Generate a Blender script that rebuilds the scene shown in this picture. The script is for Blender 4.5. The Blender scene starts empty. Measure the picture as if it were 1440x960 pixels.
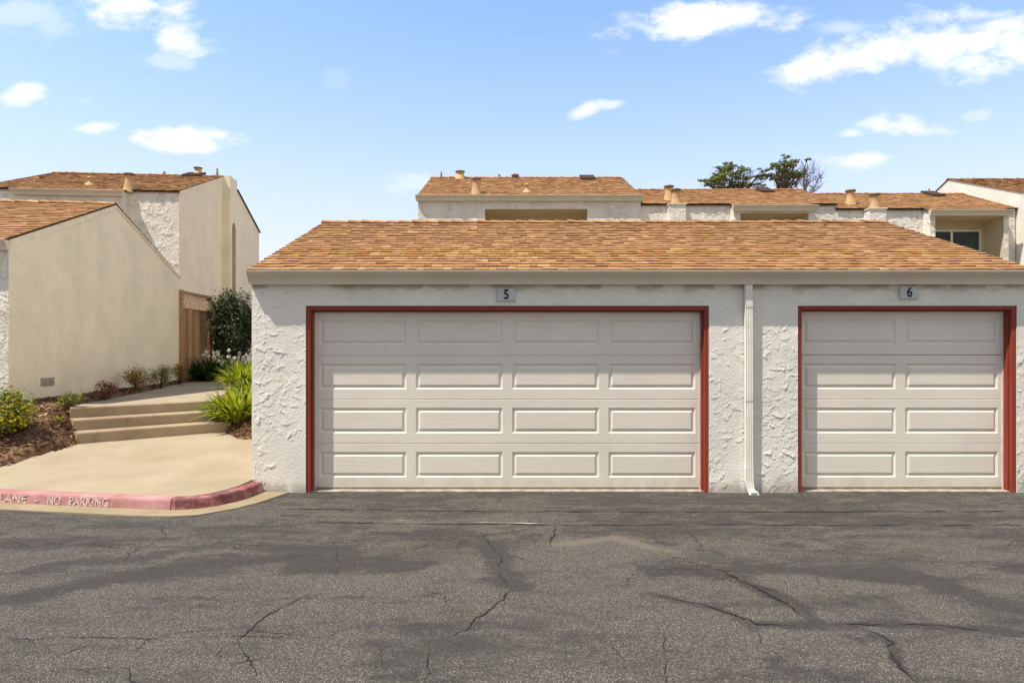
import bpy, math, random
import numpy as np
from mathutils import Vector, Matrix

R = math.radians
rnd = random.Random(7)
S = bpy.context.scene
COL = S.collection

# ------------------------------------------------------------------ camera
EYE = 1.80
F = 960.0            # focal length in photo pixels
CX, HY = 720.0, 490.0
D = 8.533            # distance to the garage front
cam = bpy.data.cameras.new('camera')
cam.sensor_width = 36.0
cam.lens = 24.0
cam.shift_y = 10.0 / 1440.0
cam.clip_start = 0.05
cam.clip_end = 4000
camo = bpy.data.objects.new('camera', cam)
camo.location = (0, 0, EYE)
camo.rotation_euler = (R(90), 0, 0)
COL.objects.link(camo)
S.camera = camo

# ------------------------------------------------------------------ light
SUN = Vector((-1.85, -1.0, 4.0)).normalized()      # towards the sun
SUN_EL = math.asin(SUN.z)
SUN_AZ = math.atan2(SUN.x, SUN.y) % (2 * math.pi)
sl = bpy.data.lights.new('sun', 'SUN')
sl.energy = 4.8
sl.angle = R(0.5)
sl.color = (1.0, 0.91, 0.79)
so = bpy.data.objects.new('sun', sl)
so.rotation_euler = SUN.to_track_quat('Z', 'Y').to_euler()
so.location = (-20, -10, 40)
COL.objects.link(so)

S.view_settings.view_transform = 'Standard'
S.view_settings.look = 'None'
S.view_settings.gamma = 1.0
S.view_settings.use_curve_mapping = False
S.view_settings.exposure = 0.38
try:
    S.cycles.max_bounces = 8
    S.cycles.diffuse_bounces = 5
    S.cycles.transparent_max_bounces = 8
except Exception:
    pass

# ------------------------------------------------------------------ node helper
class NT:
    def __init__(self, tree):
        self.t = tree
    def n(self, typ, **kw):
        nd = self.t.nodes.new(typ)
        ins = kw.pop('ins', {})
        for k, v in kw.items():
            setattr(nd, k, v)
        for k, v in ins.items():
            s = nd.inputs[k]
            if isinstance(v, bpy.types.NodeSocket):
                self.t.links.new(v, s)
            elif isinstance(v, bpy.types.Node):
                self.t.links.new(v.outputs[0], s)
            else:
                s.default_value = v
        return nd
    def m(self, op, a, b=0.0, c=0.0, clamp=False):
        nd = self.n('ShaderNodeMath', operation=op, use_clamp=clamp, ins={0: a, 1: b, 2: c})
        return nd.outputs[0]
    def mix(self, fac, a, b, typ='MIX'):
        nd = self.n('ShaderNodeMix', data_type='RGBA', blend_type=typ)
        nd.clamp_factor = True
        for k, v in ((0, fac), (6, a), (7, b)):
            s = nd.inputs[k]
            if isinstance(v, bpy.types.NodeSocket):
                self.t.links.new(v, s)
            else:
                if k and len(v) == 3:
                    v = (*v, 1)
                s.default_value = v
        return nd.outputs[2]
    def ramp(self, fac, stops, interp='LINEAR'):
        nd = self.n('ShaderNodeValToRGB')
        cr = nd.color_ramp
        cr.interpolation = interp
        while len(cr.elements) < len(stops):
            cr.elements.new(0.5)
        for e, (p, c) in zip(cr.elements, stops):
            e.position = p
            e.color = (*c, 1) if len(c) == 3 else c
        self.t.links.new(fac, nd.inputs[0])
        return nd.outputs[0]
    def noise(self, vec, scale, detail=3, rough=0.55, dist=0.0):
        nd = self.n('ShaderNodeTexNoise', ins={'Scale': scale, 'Detail': detail, 'Roughness': rough, 'Distortion': dist})
        if vec is not None:
            self.t.links.new(vec, nd.inputs['Vector'])
        return nd.outputs['Fac']
    def mapr(self, v, a, b, c=0.0, d=1.0, smooth=True):
        nd = self.n('ShaderNodeMapRange', ins={0: v, 1: a, 2: b, 3: c, 4: d})
        nd.interpolation_type = 'SMOOTHSTEP' if smooth else 'LINEAR'
        nd.clamp = True
        return nd.outputs[0]
    def scaled(self, vec, sx, sy, sz):
        nd = self.n('ShaderNodeMapping')
        self.t.links.new(vec, nd.inputs['Vector'])
        nd.inputs['Scale'].default_value = (sx, sy, sz)
        return nd.outputs[0]

# ------------------------------------------------------------------ world: sky and clouds
W = bpy.data.worlds.new('World')
S.world = W
W.use_nodes = True
W.node_tree.nodes.clear()
k = NT(W.node_tree)
sky = k.n('ShaderNodeTexSky', sky_type='NISHITA')
sky.sun_disc = False
sky.sun_elevation = SUN_EL
sky.sun_rotation = SUN_AZ
sky.altitude = 20
sky.air_density = 1.0
sky.dust_density = 0.6
sky.ozone_density = 1.0
tc = k.n('ShaderNodeTexCoord')
sep = k.n('ShaderNodeSeparateXYZ', ins={0: tc.outputs['Generated']})
dx, dy, dz = sep.outputs
yy = k.m('MAXIMUM', dy, 0.05)
u = k.m('DIVIDE', dx, yy)
v = k.m('DIVIDE', dz, yy)
uv = k.n('ShaderNodeCombineXYZ', ins={0: u, 1: v, 2: 0.0}).outputs[0]
warp = k.noise(uv, 5.0, 3, 0.5)
uvw = k.n('ShaderNodeVectorMath', operation='MULTIPLY_ADD', ins={0: k.n('ShaderNodeCombineXYZ', ins={0: warp, 1: warp, 2: 0.0}).outputs[0], 1: (0.10, 0.03, 0.0), 2: uv}).outputs[0]
fine = k.noise(k.scaled(uvw, 1, 1.9, 1), 9.0, 7, 0.58, 0.15)
fine2 = k.noise(k.scaled(uvw, 1, 1.7, 1), 26.0, 5, 0.6, 0.1)
wob = k.m('ADD', k.m('MULTIPLY', k.m('SUBTRACT', fine, 0.5), 3.0), k.m('MULTIPLY', k.m('SUBTRACT', fine2, 0.5), 1.3))
CLOUDS = [  # photo position, half sizes, tilt in degrees, density
    (195, 15, 92, 44, -22, 0.95), (240, 45, 62, 30, -18, 0.85), (235, 86, 50, 13, -10, 0.35), (10, 22, 90, 36, 0, 0.35),
    (34, 134, 50, 20, -6, 0.95), (127, 181, 42, 11, 6, 0.85), (262, 199, 84, 22, -4, 0.95),
    (985, 28, 118, 34, 4, 1.0), (900, 36, 60, 15, -22, 0.5), (1135, 90, 76, 26, 18, 0.95), (1220, 76, 110, 34, 8, 1.0), (1350, 62, 130, 50, 0, 1.0), (1440, 62, 90, 40, 4, 1.0),
    (1186, 40, 45, 14, 0, 0.4), (826, 155, 34, 9, 22, 0.75), (852, 147, 30, 7, 8, 0.6), (1263, 177, 60, 19, 0, 1.0), (1197, 188, 25, 9, 0, 0.85), (1207, 224, 50, 16, 4, 0.95),
    (470, 117, 24, 24, 0, 0.12), (1380, 160, 24, 9, 15, 0.3), (118, 143, 26, 8, 10, 0.2), (590, 258, 60, 14, 0, 0.3),
]
tot = None
for (px, py, a, b, t, dens) in CLOUDS:
    a /= F; b /= F
    du = k.m('SUBTRACT', u, (px - CX) / F)
    dv = k.m('SUBTRACT', v, (HY - py) / F)
    c, s = math.cos(R(t)), math.sin(R(t))
    q1 = k.m('MULTIPLY_ADD', du, c / a, k.m('MULTIPLY', dv, s / a))
    q2 = k.m('MULTIPLY_ADD', du, -s / b, k.m('MULTIPLY', dv, c / b))
    r2 = k.m('MULTIPLY_ADD', q1, q1, k.m('MULTIPLY', q2, q2))
    r = k.m('ADD', k.m('SQRT', r2), wob)
    dd = k.mapr(r, 1.10, 0.10, 0.0, dens)
    tot = dd if tot is None else k.m('MAXIMUM', tot, dd)
front = k.mapr(dy, 0.05, 0.2)
cm = k.m('MULTIPLY', tot, front)
# pale marine haze near the horizon (rises with elevation of the ray)
hz = k.mapr(dz, 0.0, 0.50, 1.0, 0.0)
hz = k.m('POWER', hz, 1.5)
# sky over the roofs is tinted brighter; unseen broken cloud added elsewhere as fill
fr = k.mapr(dy, -0.1, 0.55)
tint = k.mix(fr, (1.0, 0.93, 0.84), (1.88, 1.93, 1.94))
skyc = k.mix(1.0, sky.outputs[0], tint, 'MULTIPLY')
skyc = k.mix(k.m('MULTIPLY', hz, 0.75), skyc, k.mix(fr, (4.0, 4.1, 4.2), (6.1, 4.9, 7.2)))
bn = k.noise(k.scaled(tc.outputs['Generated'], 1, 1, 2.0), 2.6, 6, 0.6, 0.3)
bc = k.mapr(k.m('ADD', bn, k.m('MULTIPLY', dx, 0.22)), 0.46, 0.60)  # unseen cloud bank, denser to the right, added to brighten the shaded walls
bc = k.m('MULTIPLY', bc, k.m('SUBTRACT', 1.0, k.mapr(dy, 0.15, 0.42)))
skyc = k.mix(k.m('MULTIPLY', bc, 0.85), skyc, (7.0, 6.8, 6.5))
shade = k.mapr(fine2, 0.3, 0.62, 0.94, 1.0)
cl = k.mix(1.0, k.n('ShaderNodeCombineColor', ins={0: shade, 1: shade, 2: shade}).outputs[0], (8.2, 8.3, 8.5), 'MULTIPLY')
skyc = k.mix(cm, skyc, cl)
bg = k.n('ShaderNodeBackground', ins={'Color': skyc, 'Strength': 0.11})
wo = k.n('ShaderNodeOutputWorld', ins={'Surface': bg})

# ------------------------------------------------------------------ numpy noise
def _hash(ix, iy, seed):
    h = (ix.astype(np.int64) * 374761393 + iy.astype(np.int64) * 668265263 + seed * 1442695041) & 0xffffffff
    h = ((h ^ (h >> 13)) * 1274126177) & 0xffffffff
    h = h ^ (h >> 16)
    return (h & 0xffff) / 65535.0
def vnoise(x, y, seed=0):
    x = np.asarray(x, float); y = np.asarray(y, float)
    ix = np.floor(x); iy = np.floor(y)
    fx = x - ix; fy = y - iy
    fx = fx * fx * (3 - 2 * fx); fy = fy * fy * (3 - 2 * fy)
    a = _hash(ix, iy, seed); b = _hash(ix + 1, iy, seed); c = _hash(ix, iy + 1, seed); d = _hash(ix + 1, iy + 1, seed)
    return (a * (1 - fx) + b * fx) * (1 - fy) + (c * (1 - fx) + d * fx) * fy
def fbm(x, y, seed=0, oct=4):
    s = 0; a = 0.5; tot = 0
    for i in range(oct):
        s = s + a * vnoise(x * 2 ** i, y * 2 ** i, seed + i * 17); tot += a; a *= 0.5
    return s / tot
def sstep(a, b, x):
    t = np.clip((x - a) / (b - a), 0, 1)
    return t * t * (3 - 2 * t)

# ------------------------------------------------------------------ photo geometry helpers (only used to read off world positions)
def ground_pt(px, py, z=0.0):
    Y = (EYE - z) * F / (py - HY)
    return Vector(((px - CX) * Y / F, Y, z))
def at_depth(px, py, Y):
    return Vector(((px - CX) * Y / F, Y, EYE + (HY - py) * Y / F))

# ------------------------------------------------------------------ materials
def new_mat(name):
    m = bpy.data.materials.new(name)
    m.use_nodes = True
    m.node_tree.nodes.clear()
    return m, NT(m.node_tree)
def finish(k, col, rough=0.7, bump=None, dist=0.01, spec=0.3, metal=0.0, strength=1.0, extra=None):
    ins = {'Roughness': rough, 'Metallic': metal, 'Specular IOR Level': spec}
    b = k.n('ShaderNodeBsdfPrincipled', ins=ins)
    if isinstance(col, bpy.types.NodeSocket):
        k.t.links.new(col, b.inputs['Base Color'])
    else:
        b.inputs['Base Color'].default_value = (*col, 1)
    if bump is not None:
        bp = k.n('ShaderNodeBump', ins={'Height': bump, 'Distance': dist, 'Strength': strength})
        k.t.links.new(bp.outputs[0], b.inputs['Normal'])
    k.n('ShaderNodeOutputMaterial', ins={'Surface': b})
    return b
def obj_co(k):
    return k.n('ShaderNodeTexCoord').outputs['Object']
def plain(name, col, rough=0.6, spec=0.3, metal=0.0, var=0.12, scale=6.0, bump_scale=None, dist=0.002):
    m, k = new_mat(name)
    co = obj_co(k)
    n = k.noise(co, scale, 4)
    c = k.mix(k.mapr(n, 0.3, 0.7), [x * (1 - var) for x in col], [min(1, x * (1 + var)) for x in col])
    b = k.noise(co, bump_scale, 4) if bump_scale else None
    finish(k, c, rough, b, dist, spec, metal)
    return m

def stucco(name, col, dirt=(0.42, 0.36, 0.27), bump=0.0, bscale=9.0, smudge=0.25, fine=0.004, patch=0.0):
    m, k = new_mat(name)
    co = obj_co(k)
    n = k.noise(co, 1.3, 5, 0.6)
    c = k.mix(k.mapr(n, 0.3, 0.7), [x * 0.93 for x in col], [x * 1.04 for x in col])
    sm = k.noise(k.scaled(co, 3.5, 3.5, 1.1), 1.0, 5, 0.65)
    c = k.mix(k.mapr(sm, 0.58, 0.80, 0, smudge), c, dirt)
    sp = k.noise(co, 11.0, 3, 0.6)
    c = k.mix(k.mapr(sp, 0.68, 0.74, 0, 0.24 + smudge), c, [x * 0.7 for x in dirt])
    gr = k.n('ShaderNodeAttribute', attribute_name='grime').outputs['Fac']
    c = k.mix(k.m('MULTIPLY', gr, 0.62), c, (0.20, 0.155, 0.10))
    h = k.m('MULTIPLY', k.noise(co, 42.0, 5, 0.65), fine)
    if bump:
        w = k.n('ShaderNodeTexNoise', ins={'Scale': bscale * 0.6, 'Detail': 2.0})
        k.t.links.new(co, w.inputs['Vector'])
        wv = k.n('ShaderNodeVectorMath', operation='MULTIPLY_ADD', ins={0: w.outputs['Color'], 1: (0.22, 0.22, 0.22), 2: co}).outputs[0]
        b1 = k.noise(wv, bscale, 4, 0.55)
        t1 = k.mapr(b1, 0.44, 0.47)
        t2 = k.mapr(b1, 0.54, 0.57)
        t3 = k.mapr(k.noise(wv, bscale * 1.9, 3, 0.5), 0.53, 0.56)
        hh = k.m('ADD', k.m('ADD', t1, t2), k.m('MULTIPLY', t3, 0.6))
        pm = k.mapr(k.noise(co, 2.4, 4, 0.6), 0.42, 0.66, 0.25, 1.5)
        h = k.m('MULTIPLY_ADD', k.m('MULTIPLY', hh, pm), bump, h)
    finish(k, c, 0.92, h, 1.0, 0.15)
    return m

M = {}
M['stucco_front'] = stucco('white_stucco', (0.79, 0.755, 0.69), smudge=0.10, fine=0.0035)
M['stucco_far'] = stucco('white_stucco_far', (0.79, 0.755, 0.69), bump=0.012, bscale=5.0, smudge=0.12)
M['stucco_cream'] = stucco('cream_stucco', (0.87, 0.785, 0.61), bump=0.0022, bscale=9.0, smudge=0.06, dirt=(0.40, 0.31, 0.20))
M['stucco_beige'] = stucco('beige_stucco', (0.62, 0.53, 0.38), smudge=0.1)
M['gutter'] = plain('gutter_paint', (0.60, 0.52, 0.41), 0.5, var=0.05, scale=2.0)
M['gutter_light'] = plain('light_gutter_paint', (0.66, 0.59, 0.48), 0.5, var=0.05, scale=2.0)
M['trim'] = plain('trim_paint', (0.82, 0.72, 0.54), 0.6, var=0.08)
M['white_metal'] = plain('white_metal', (0.78, 0.76, 0.70), 0.42, var=0.05, scale=9)
M['dark_edge'] = plain('drip_edge', (0.10, 0.07, 0.05), 0.6)
M['flue'] = plain('flue_paint', (0.50, 0.33, 0.16), 0.6, var=0.16, scale=7)
M['flue_cap'] = plain('rusty_cap', (0.22, 0.14, 0.09), 0.6, var=0.3, scale=12)
M['pipe'] = plain('vent_pipe', (0.20, 0.14, 0.10), 0.6)
M['skylight'] = plain('skylight', (0.07, 0.045, 0.035), 0.9, 0.05)
M['plate'] = plain('number_plate', (0.53, 0.53, 0.54), 0.45, var=0.08, scale=14)
M['black'] = plain('black_paint', (0.012, 0.012, 0.014), 0.5)
M['dark'] = plain('dark_room', (0.03, 0.03, 0.03), 0.8)
M['curtain'] = plain('curtain', (0.72, 0.80, 0.72), 0.9)
M['vent'] = plain('vent_metal', (0.42, 0.37, 0.31), 0.5)
M['bark'] = plain('bark', (0.11, 0.075, 0.05), 0.9, var=0.3, scale=9, bump_scale=30, dist=0.01)
M['bark_grey'] = plain('bark_grey', (0.16, 0.12, 0.10), 0.9, var=0.3, scale=3)
M['seal'] = plain('rubber_seal', (0.30, 0.26, 0.21), 0.8, var=0.2, scale=15)
M['caulk'] = plain('white_weatherstrip', (0.72, 0.68, 0.60), 0.6)
M['black_pipe'] = plain('black_drain_pipe', (0.012, 0.012, 0.012), 0.5)
M['kerb_text'] = None

def mat_red():
    m, k = new_mat('red_frame_paint')
    co = obj_co(k)
    n = k.noise(k.scaled(co, 14, 14, 1.2), 1.0, 5)
    c = k.mix(k.mapr(n, 0.3, 0.7), (0.215, 0.036, 0.022), (0.27, 0.048, 0.028))
    d = k.noise(co, 22, 4)
    c = k.mix(k.mapr(d, 0.66, 0.74, 0, 0.5), c, (0.14, 0.045, 0.03))
    finish(k, c, 0.55, n, 0.002, 0.3)
    return m
M['red'] = mat_red()

def mat_door(name, col):
    m, k = new_mat(name)
    co = obj_co(k)
    g = k.noise(k.scaled(co, 2.2, 2.2, 75), 1.0, 4, 0.6, 0.6)
    n = k.noise(co, 0.9, 4)
    c = k.mix(k.mapr(n, 0.3, 0.7), [x * 0.955 for x in col], [x * 1.03 for x in col])
    dn = k.noise(k.scaled(co, 5, 5, 1.3), 1.0, 5, 0.7)
    c = k.mix(k.mapr(dn, 0.60, 0.82, 0, 0.20), c, (0.42, 0.36, 0.28))
    zz = k.n('ShaderNodeSeparateXYZ', ins={0: co}).outputs[2]
    sp = k.m('ADD', zz, k.m('MULTIPLY', k.m('SUBTRACT', k.noise(k.scaled(co, 7, 7, 3), 1.0, 5, 0.7), 0.5), 0.35))
    c = k.mix(k.mapr(sp, 0.20, 0.02, 0, 0.35), c, (0.40, 0.33, 0.25))
    gg = k.noise(co, 1.6, 2, 0.5)
    hh = k.m('MULTIPLY_ADD', gg, 5.0, g)
    finish(k, c, 0.5, hh, 0.0016, 0.35)
    return m
M['door'] = mat_door('garage_door_paint', (0.76, 0.705, 0.625))

def mat_shingle():
    m, k = new_mat('brown_shingle')
    co = obj_co(k)
    isl = k.n('ShaderNodeNewGeometry').outputs['Random Per Island']
    c = k.ramp(isl, [(0.0, (0.325, 0.172, 0.080)), (0.25, (0.380, 0.206, 0.096)), (0.6, (0.425, 0.236, 0.111)),
                     (0.88, (0.470, 0.270, 0.128)), (0.97, (0.53, 0.32, 0.152)), (1.0, (0.60, 0.38, 0.19))])
    g = k.noise(co, 70, 3, 0.7)
    c = k.mix(k.mapr(g, 0.3, 0.7, 0.0, 0.30), c, (0.14, 0.072, 0.036))
    gs = k.noise(k.scaled(co, 34, 5, 5), 1.0, 4, 0.65)
    c = k.mix(k.mapr(gs, 0.45, 0.75, 0.0, 0.18), c, (0.16, 0.085, 0.045))
    big = k.noise(co, 0.8, 4)
    c = k.mix(k.mapr(big, 0.45, 0.8, 0, 0.25), c, (0.24, 0.12, 0.065))
    finish(k, c, 0.95, g, 0.003, 0.1)
    return m
M['shingle'] = mat_shingle()
M['shingle_edge'] = plain('shingle_edge', (0.15, 0.070, 0.033), 0.95, var=0.3, scale=9)
M['deck'] = plain('roof_deck', (0.10, 0.055, 0.03), 0.95, var=0.3, scale=10)

def mat_concrete(name, c1, c2, stain, rough=0.9, sc=1.2, stain_amt=0.5):
    m, k = new_mat(name)
    co = obj_co(k)
    n = k.noise(co, sc, 6, 0.62)
    c = k.mix(k.mapr(n, 0.3, 0.7), c1, c2)
    g = k.noise(co, 130, 3, 0.7)
    c = k.mix(k.mapr(g, 0.5, 0.85, 0, 0.4), c, [x * 0.62 for x in c1])
    st = k.noise(k.scaled(co, 2.4, 2.4, 0.7), 1.3, 6, 0.66)
    c = k.mix(k.mapr(st, 0.54, 0.78, 0, stain_amt), c, stain)
    pk = k.noise(co, 17, 3, 0.5)
    c = k.mix(k.mapr(pk, 0.72, 0.79, 0, 0.4), c, [x * 0.8 for x in stain])
    finish(k, c, rough, k.m('ADD', k.m('MULTIPLY', g, 0.4), n), 0.004, 0.2)
    return m
M['pad'] = mat_concrete('tan_concrete', (0.315, 0.258, 0.172), (0.375, 0.318, 0.228), (0.27, 0.215, 0.14), stain_amt=0.55)
M['step'] = mat_concrete('step_concrete', (0.30, 0.230, 0.152), (0.39, 0.315, 0.222), (0.15, 0.112, 0.072), stain_amt=0.75)
M['apron'] = mat_concrete('apron_concrete', (0.27, 0.215, 0.135), (0.33, 0.27, 0.18), (0.15, 0.125, 0.09), sc=2.0)

def mat_kerb(dark):
    m, k = new_mat('red_kerb_paint')
    co = obj_co(k)
    n = k.noise(k.scaled(co, 2, 2, 6), 1.3, 5, 0.65)
    c = k.mix(k.mapr(n, 0.3, 0.7), (0.37, 0.155, 0.155), (0.50, 0.29, 0.275))
    if dark:
        nn = k.noise(k.scaled(co, 2.2, 2.2, 4), 1.6, 4, 0.6)
        c = k.mix(k.mapr(nn, 0.40, 0.62, 0, 0.8), c, (0.30, 0.05, 0.04))
        n3 = k.noise(co, 3.0, 5, 0.7)
        c = k.mix(k.mapr(n3, 0.40, 0.62, 0, 0.85), c, (0.13, 0.055, 0.065))
    sc = k.noise(co, 26, 4, 0.65)
    c = k.mix(k.mapr(sc, 0.60, 0.72, 0, 0.55), c, (0.48, 0.32, 0.27))
    wr = k.noise(co, 9, 5, 0.7)
    c = k.mix(k.mapr(wr, 0.66, 0.74, 0, 0.7), c, (0.20, 0.07, 0.06))
    finish(k, c, 0.75, wr, 0.006, 0.25)
    return m
M['kerb'] = mat_kerb(False)
M['kerb_dark'] = mat_kerb(True)
def mat_stencil():
    m, k = new_mat('worn_white_stencil')
    co = obj_co(k)
    n = k.noise(co, 22, 5, 0.7)
    c = k.mix(k.mapr(n, 0.40, 0.60), (0.66, 0.56, 0.52), (0.46, 0.24, 0.23))
    finish(k, c, 0.8)
    return m
M['stencil'] = mat_stencil()

def mat_asphalt():
    m, k = new_mat('worn_asphalt')
    co = obj_co(k)
    seal = k.n('ShaderNodeAttribute', attribute_name='seal').outputs['Fac']
    pale = k.n('ShaderNodeAttribute', attribute_name='pale').outputs['Fac']
    vo = k.n('ShaderNodeTexVoronoi', ins={'Scale': 150.0})
    k.t.links.new(co, vo.inputs['Vector'])
    stone = k.n('ShaderNodeSeparateColor', ins={0: vo.outputs['Color']}).outputs[0]
    big = k.noise(k.scaled(co, 0.45, 1.1, 1), 1.2, 7, 0.68, 0.3)
    mid = k.noise(k.scaled(co, 1.0, 2.6, 1), 2.2, 7, 0.70, 0.2)
    sml = k.noise(co, 14.0, 5, 0.72)
    wear = k.m('ADD', k.m('MULTIPLY', k.m('SUBTRACT', big, 0.52), 2.7), k.m('MULTIPLY', k.m('SUBTRACT', mid, 0.47), 2.0))
    wear = k.m('ADD', wear, k.m('MULTIPLY', k.m('SUBTRACT', sml, 0.5), 0.8))
    wear = k.m('ADD', wear, k.m('MULTIPLY', pale, 0.8))
    rag = k.m('ADD', k.m('MULTIPLY', k.noise(k.scaled(co, 1.0, 2.2, 1), 3.0, 8, 0.74, 0.4), 0.6), k.m('MULTIPLY', k.noise(co, 16.0, 6, 0.75), 0.4))
    sm_ = k.mapr(k.m('ADD', seal, k.m('MULTIPLY', k.m('SUBTRACT', rag, 0.5), 3.6)), 0.15, 1.0)
    sm_ = k.m('MULTIPLY', sm_, k.mapr(seal, 0.02, 0.35))
    wear = k.m('SUBTRACT', wear, k.m('MULTIPLY', sm_, 0.78))
    w = k.mapr(wear, -0.75, 0.55)
    binder = k.mix(w, (0.041, 0.0385, 0.037), (0.090, 0.082, 0.071))
    st = k.ramp(stone, [(0.0, (0.026, 0.024, 0.022)), (0.4, (0.080, 0.072, 0.061)), (0.72, (0.180, 0.161, 0.130)), (0.90, (0.27, 0.25, 0.21)), (1.0, (0.44, 0.41, 0.36))])
    amt = k.mapr(w, 0.0, 0.75, 0.28, 1.0)
    # stones only where the binder has worn off
    mask = k.mapr(vo.outputs['Distance'], 0.66, 0.34)
    c = k.mix(k.m('MULTIPLY', amt, mask), binder, st)
    tan = k.noise(k.scaled(co, 0.7, 1.2, 1), 1.9, 6, 0.7)
    c = k.mix(k.mapr(tan, 0.55, 0.75, 0, 0.22), c, (0.15, 0.115, 0.075))
    c = k.mix(k.m('MULTIPLY', k.mapr(pale, 0.5, 1.0), 0.5), c, (0.22, 0.18, 0.13))
    g = k.noise(co, 260, 2, 0.7)
    c = k.mix(k.mapr(g, 0.52, 0.74, 0, 0.62), c, (0.026, 0.024, 0.023))
    ol = k.noise(co, 5.5, 3, 0.5)
    c = k.mix(k.mapr(ol, 0.70, 0.76, 0, 0.45), c, (0.035, 0.032, 0.030))
    h = k.m('ADD', k.m('MULTIPLY', k.m('SUBTRACT', 1.0, vo.outputs['Distance']), k.mapr(w, 0, 1, 0.3, 1.0)), g)
    finish(k, c, 0.9, h, 0.004, 0.25)
    return m
M['asphalt'] = mat_asphalt()
M['crack'] = plain('crack_fill', (0.022, 0.02, 0.018), 0.95, var=0.3, scale=9)
def mat_weed():
    m, k = new_mat('crack_weeds')
    co = obj_co(k)
    n = k.noise(co, 10, 4)
    c = k.mix(k.mapr(n, 0.35, 0.65), (0.085, 0.06, 0.03), (0.15, 0.11, 0.04))
    finish(k, c, 0.95)
    return m
M['weed'] = mat_weed()
M['streak'] = plain('concrete_streak', (0.34, 0.31, 0.26), 0.95, var=0.3, scale=8)

def mat_soil(name, c1, c2, c3):
    m, k = new_mat(name)
    co = obj_co(k)
    n = k.noise(co, 2.1, 6, 0.65)
    f = k.noise(co, 45, 4, 0.7)
    c = k.mix(k.mapr(n, 0.4, 0.62), c1, c2)
    c = k.mix(k.mapr(f, 0.4, 0.7, 0, 0.7), c, c3)
    finish(k, c, 1.0, f, 0.03, 0.1)
    return m
M['mulch'] = mat_soil('mulch_soil', (0.09, 0.048, 0.030), (0.27, 0.175, 0.10), (0.075, 0.042, 0.026))
M['earth'] = mat_soil('dry_earth', (0.16, 0.13, 0.07), (0.20, 0.15, 0.09), (0.09, 0.08, 0.04))
def mat_chip():
    m, k = new_mat('bark_chip')
    isl = k.n('ShaderNodeNewGeometry').outputs['Random Per Island']
    c = k.ramp(isl, [(0, (0.05, 0.025, 0.015)), (0.5, (0.14, 0.068, 0.040)), (0.85, (0.25, 0.14, 0.08)), (1, (0.42, 0.30, 0.19))])
    finish(k, c, 0.95, None, 0, 0.1)
    return m
M['chip'] = mat_chip()

def mat_wood(name, c1, c2):
    m, k = new_mat(name)
    co = obj_co(k)
    isl = k.n('ShaderNodeNewGeometry').outputs['Random Per Island']
    g = k.noise(k.scaled(co, 30, 30, 2.0), 1.0, 5, 0.6, 0.5)
    c = k.mix(k.mapr(g, 0.3, 0.7), c1, c2)
    c = k.mix(k.m('MULTIPLY', isl, 0.7), c, [x * 0.42 for x in c1])
    finish(k, c, 0.85, g, 0.003, 0.15)
    return m
M['fence'] = mat_wood('weathered_redwood', (0.46, 0.25, 0.125), (0.66, 0.43, 0.24))

def leaf(name, stops, trans=0.35, rough=0.5):
    m, k = new_mat(name)
    isl = k.n('ShaderNodeNewGeometry').outputs['Random Per Island']
    c = k.ramp(isl, stops)
    co = obj_co(k)
    b = k.n('ShaderNodeBsdfPrincipled', ins={'Base Color': c, 'Roughness': rough, 'Specular IOR Level': 0.3})
    tcol = k.mix(1.0, c, (1.5, 1.6, 0.7), 'MULTIPLY')
    t = k.n('ShaderNodeBsdfTranslucent', ins={'Color': tcol})
    mx = k.n('ShaderNodeMixShader', ins={0: trans, 1: b.outputs[0], 2: t.outputs[0]})
    k.n('ShaderNodeOutputMaterial', ins={'Surface': mx.outputs[0]})
    return m
M['leaf_strap'] = leaf('lime_strap_leaf', [(0, (0.07, 0.115, 0.008)), (0.4, (0.19, 0.25, 0.014)), (0.8, (0.36, 0.38, 0.025)), (0.95, (0.44, 0.40, 0.06)), (1, (0.28, 0.17, 0.05))])
M['leaf_dark'] = leaf('dark_strap_leaf', [(0, (0.015, 0.04, 0.01)), (0.6, (0.04, 0.085, 0.018)), (1, (0.09, 0.14, 0.03))], 0.25)
M['leaf_tree'] = leaf('shrub_leaf', [(0, (0.02, 0.035, 0.012)), (0.5, (0.045, 0.07, 0.02)), (0.8, (0.075, 0.10, 0.03)), (0.9, (0.07, 0.035, 0.04)), (1, (0.085, 0.11, 0.03))], 0.15, 0.6)
M['leaf_yellow'] = leaf('yellow_green_leaf', [(0, (0.05, 0.08, 0.01)), (0.45, (0.15, 0.19, 0.02)), (0.8, (0.36, 0.35, 0.035)), (1, (0.52, 0.44, 0.04))], 0.3)
M['petal_yellow'] = leaf('yellow_petal', [(0, (0.62, 0.42, 0.015)), (1, (0.75, 0.55, 0.03))], 0.2)
M['petal_white'] = leaf('white_petal', [(0, (0.7, 0.72, 0.68)), (1, (0.8, 0.8, 0.78))], 0.2)
M['leaf_green_small'] = leaf('olive_leaf', [(0, (0.07, 0.085, 0.02)), (0.6, (0.20, 0.20, 0.04)), (1, (0.33, 0.29, 0.07))], 0.25)
M['leaf_red'] = leaf('reddish_leaf', [(0, (0.11, 0.04, 0.03)), (0.6, (0.24, 0.09, 0.055)), (1, (0.34, 0.19, 0.07))], 0.25)
M['leaf_orange'] = leaf('bronze_leaf', [(0, (0.07, 0.065, 0.02)), (0.45, (0.20, 0.15, 0.035)), (0.8, (0.38, 0.19, 0.04)), (1, (0.50, 0.24, 0.05))], 0.25)
M['leaf_cypress'] = leaf('cypress_leaf', [(0, (0.05, 0.08, 0.024)), (0.6, (0.14, 0.18, 0.04)), (1, (0.32, 0.33, 0.08))], 0.2)
M['leaf_sparse'] = leaf('sparse_leaf', [(0, (0.10, 0.08, 0.06)), (1, (0.16, 0.14, 0.07))], 0.2)

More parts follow.
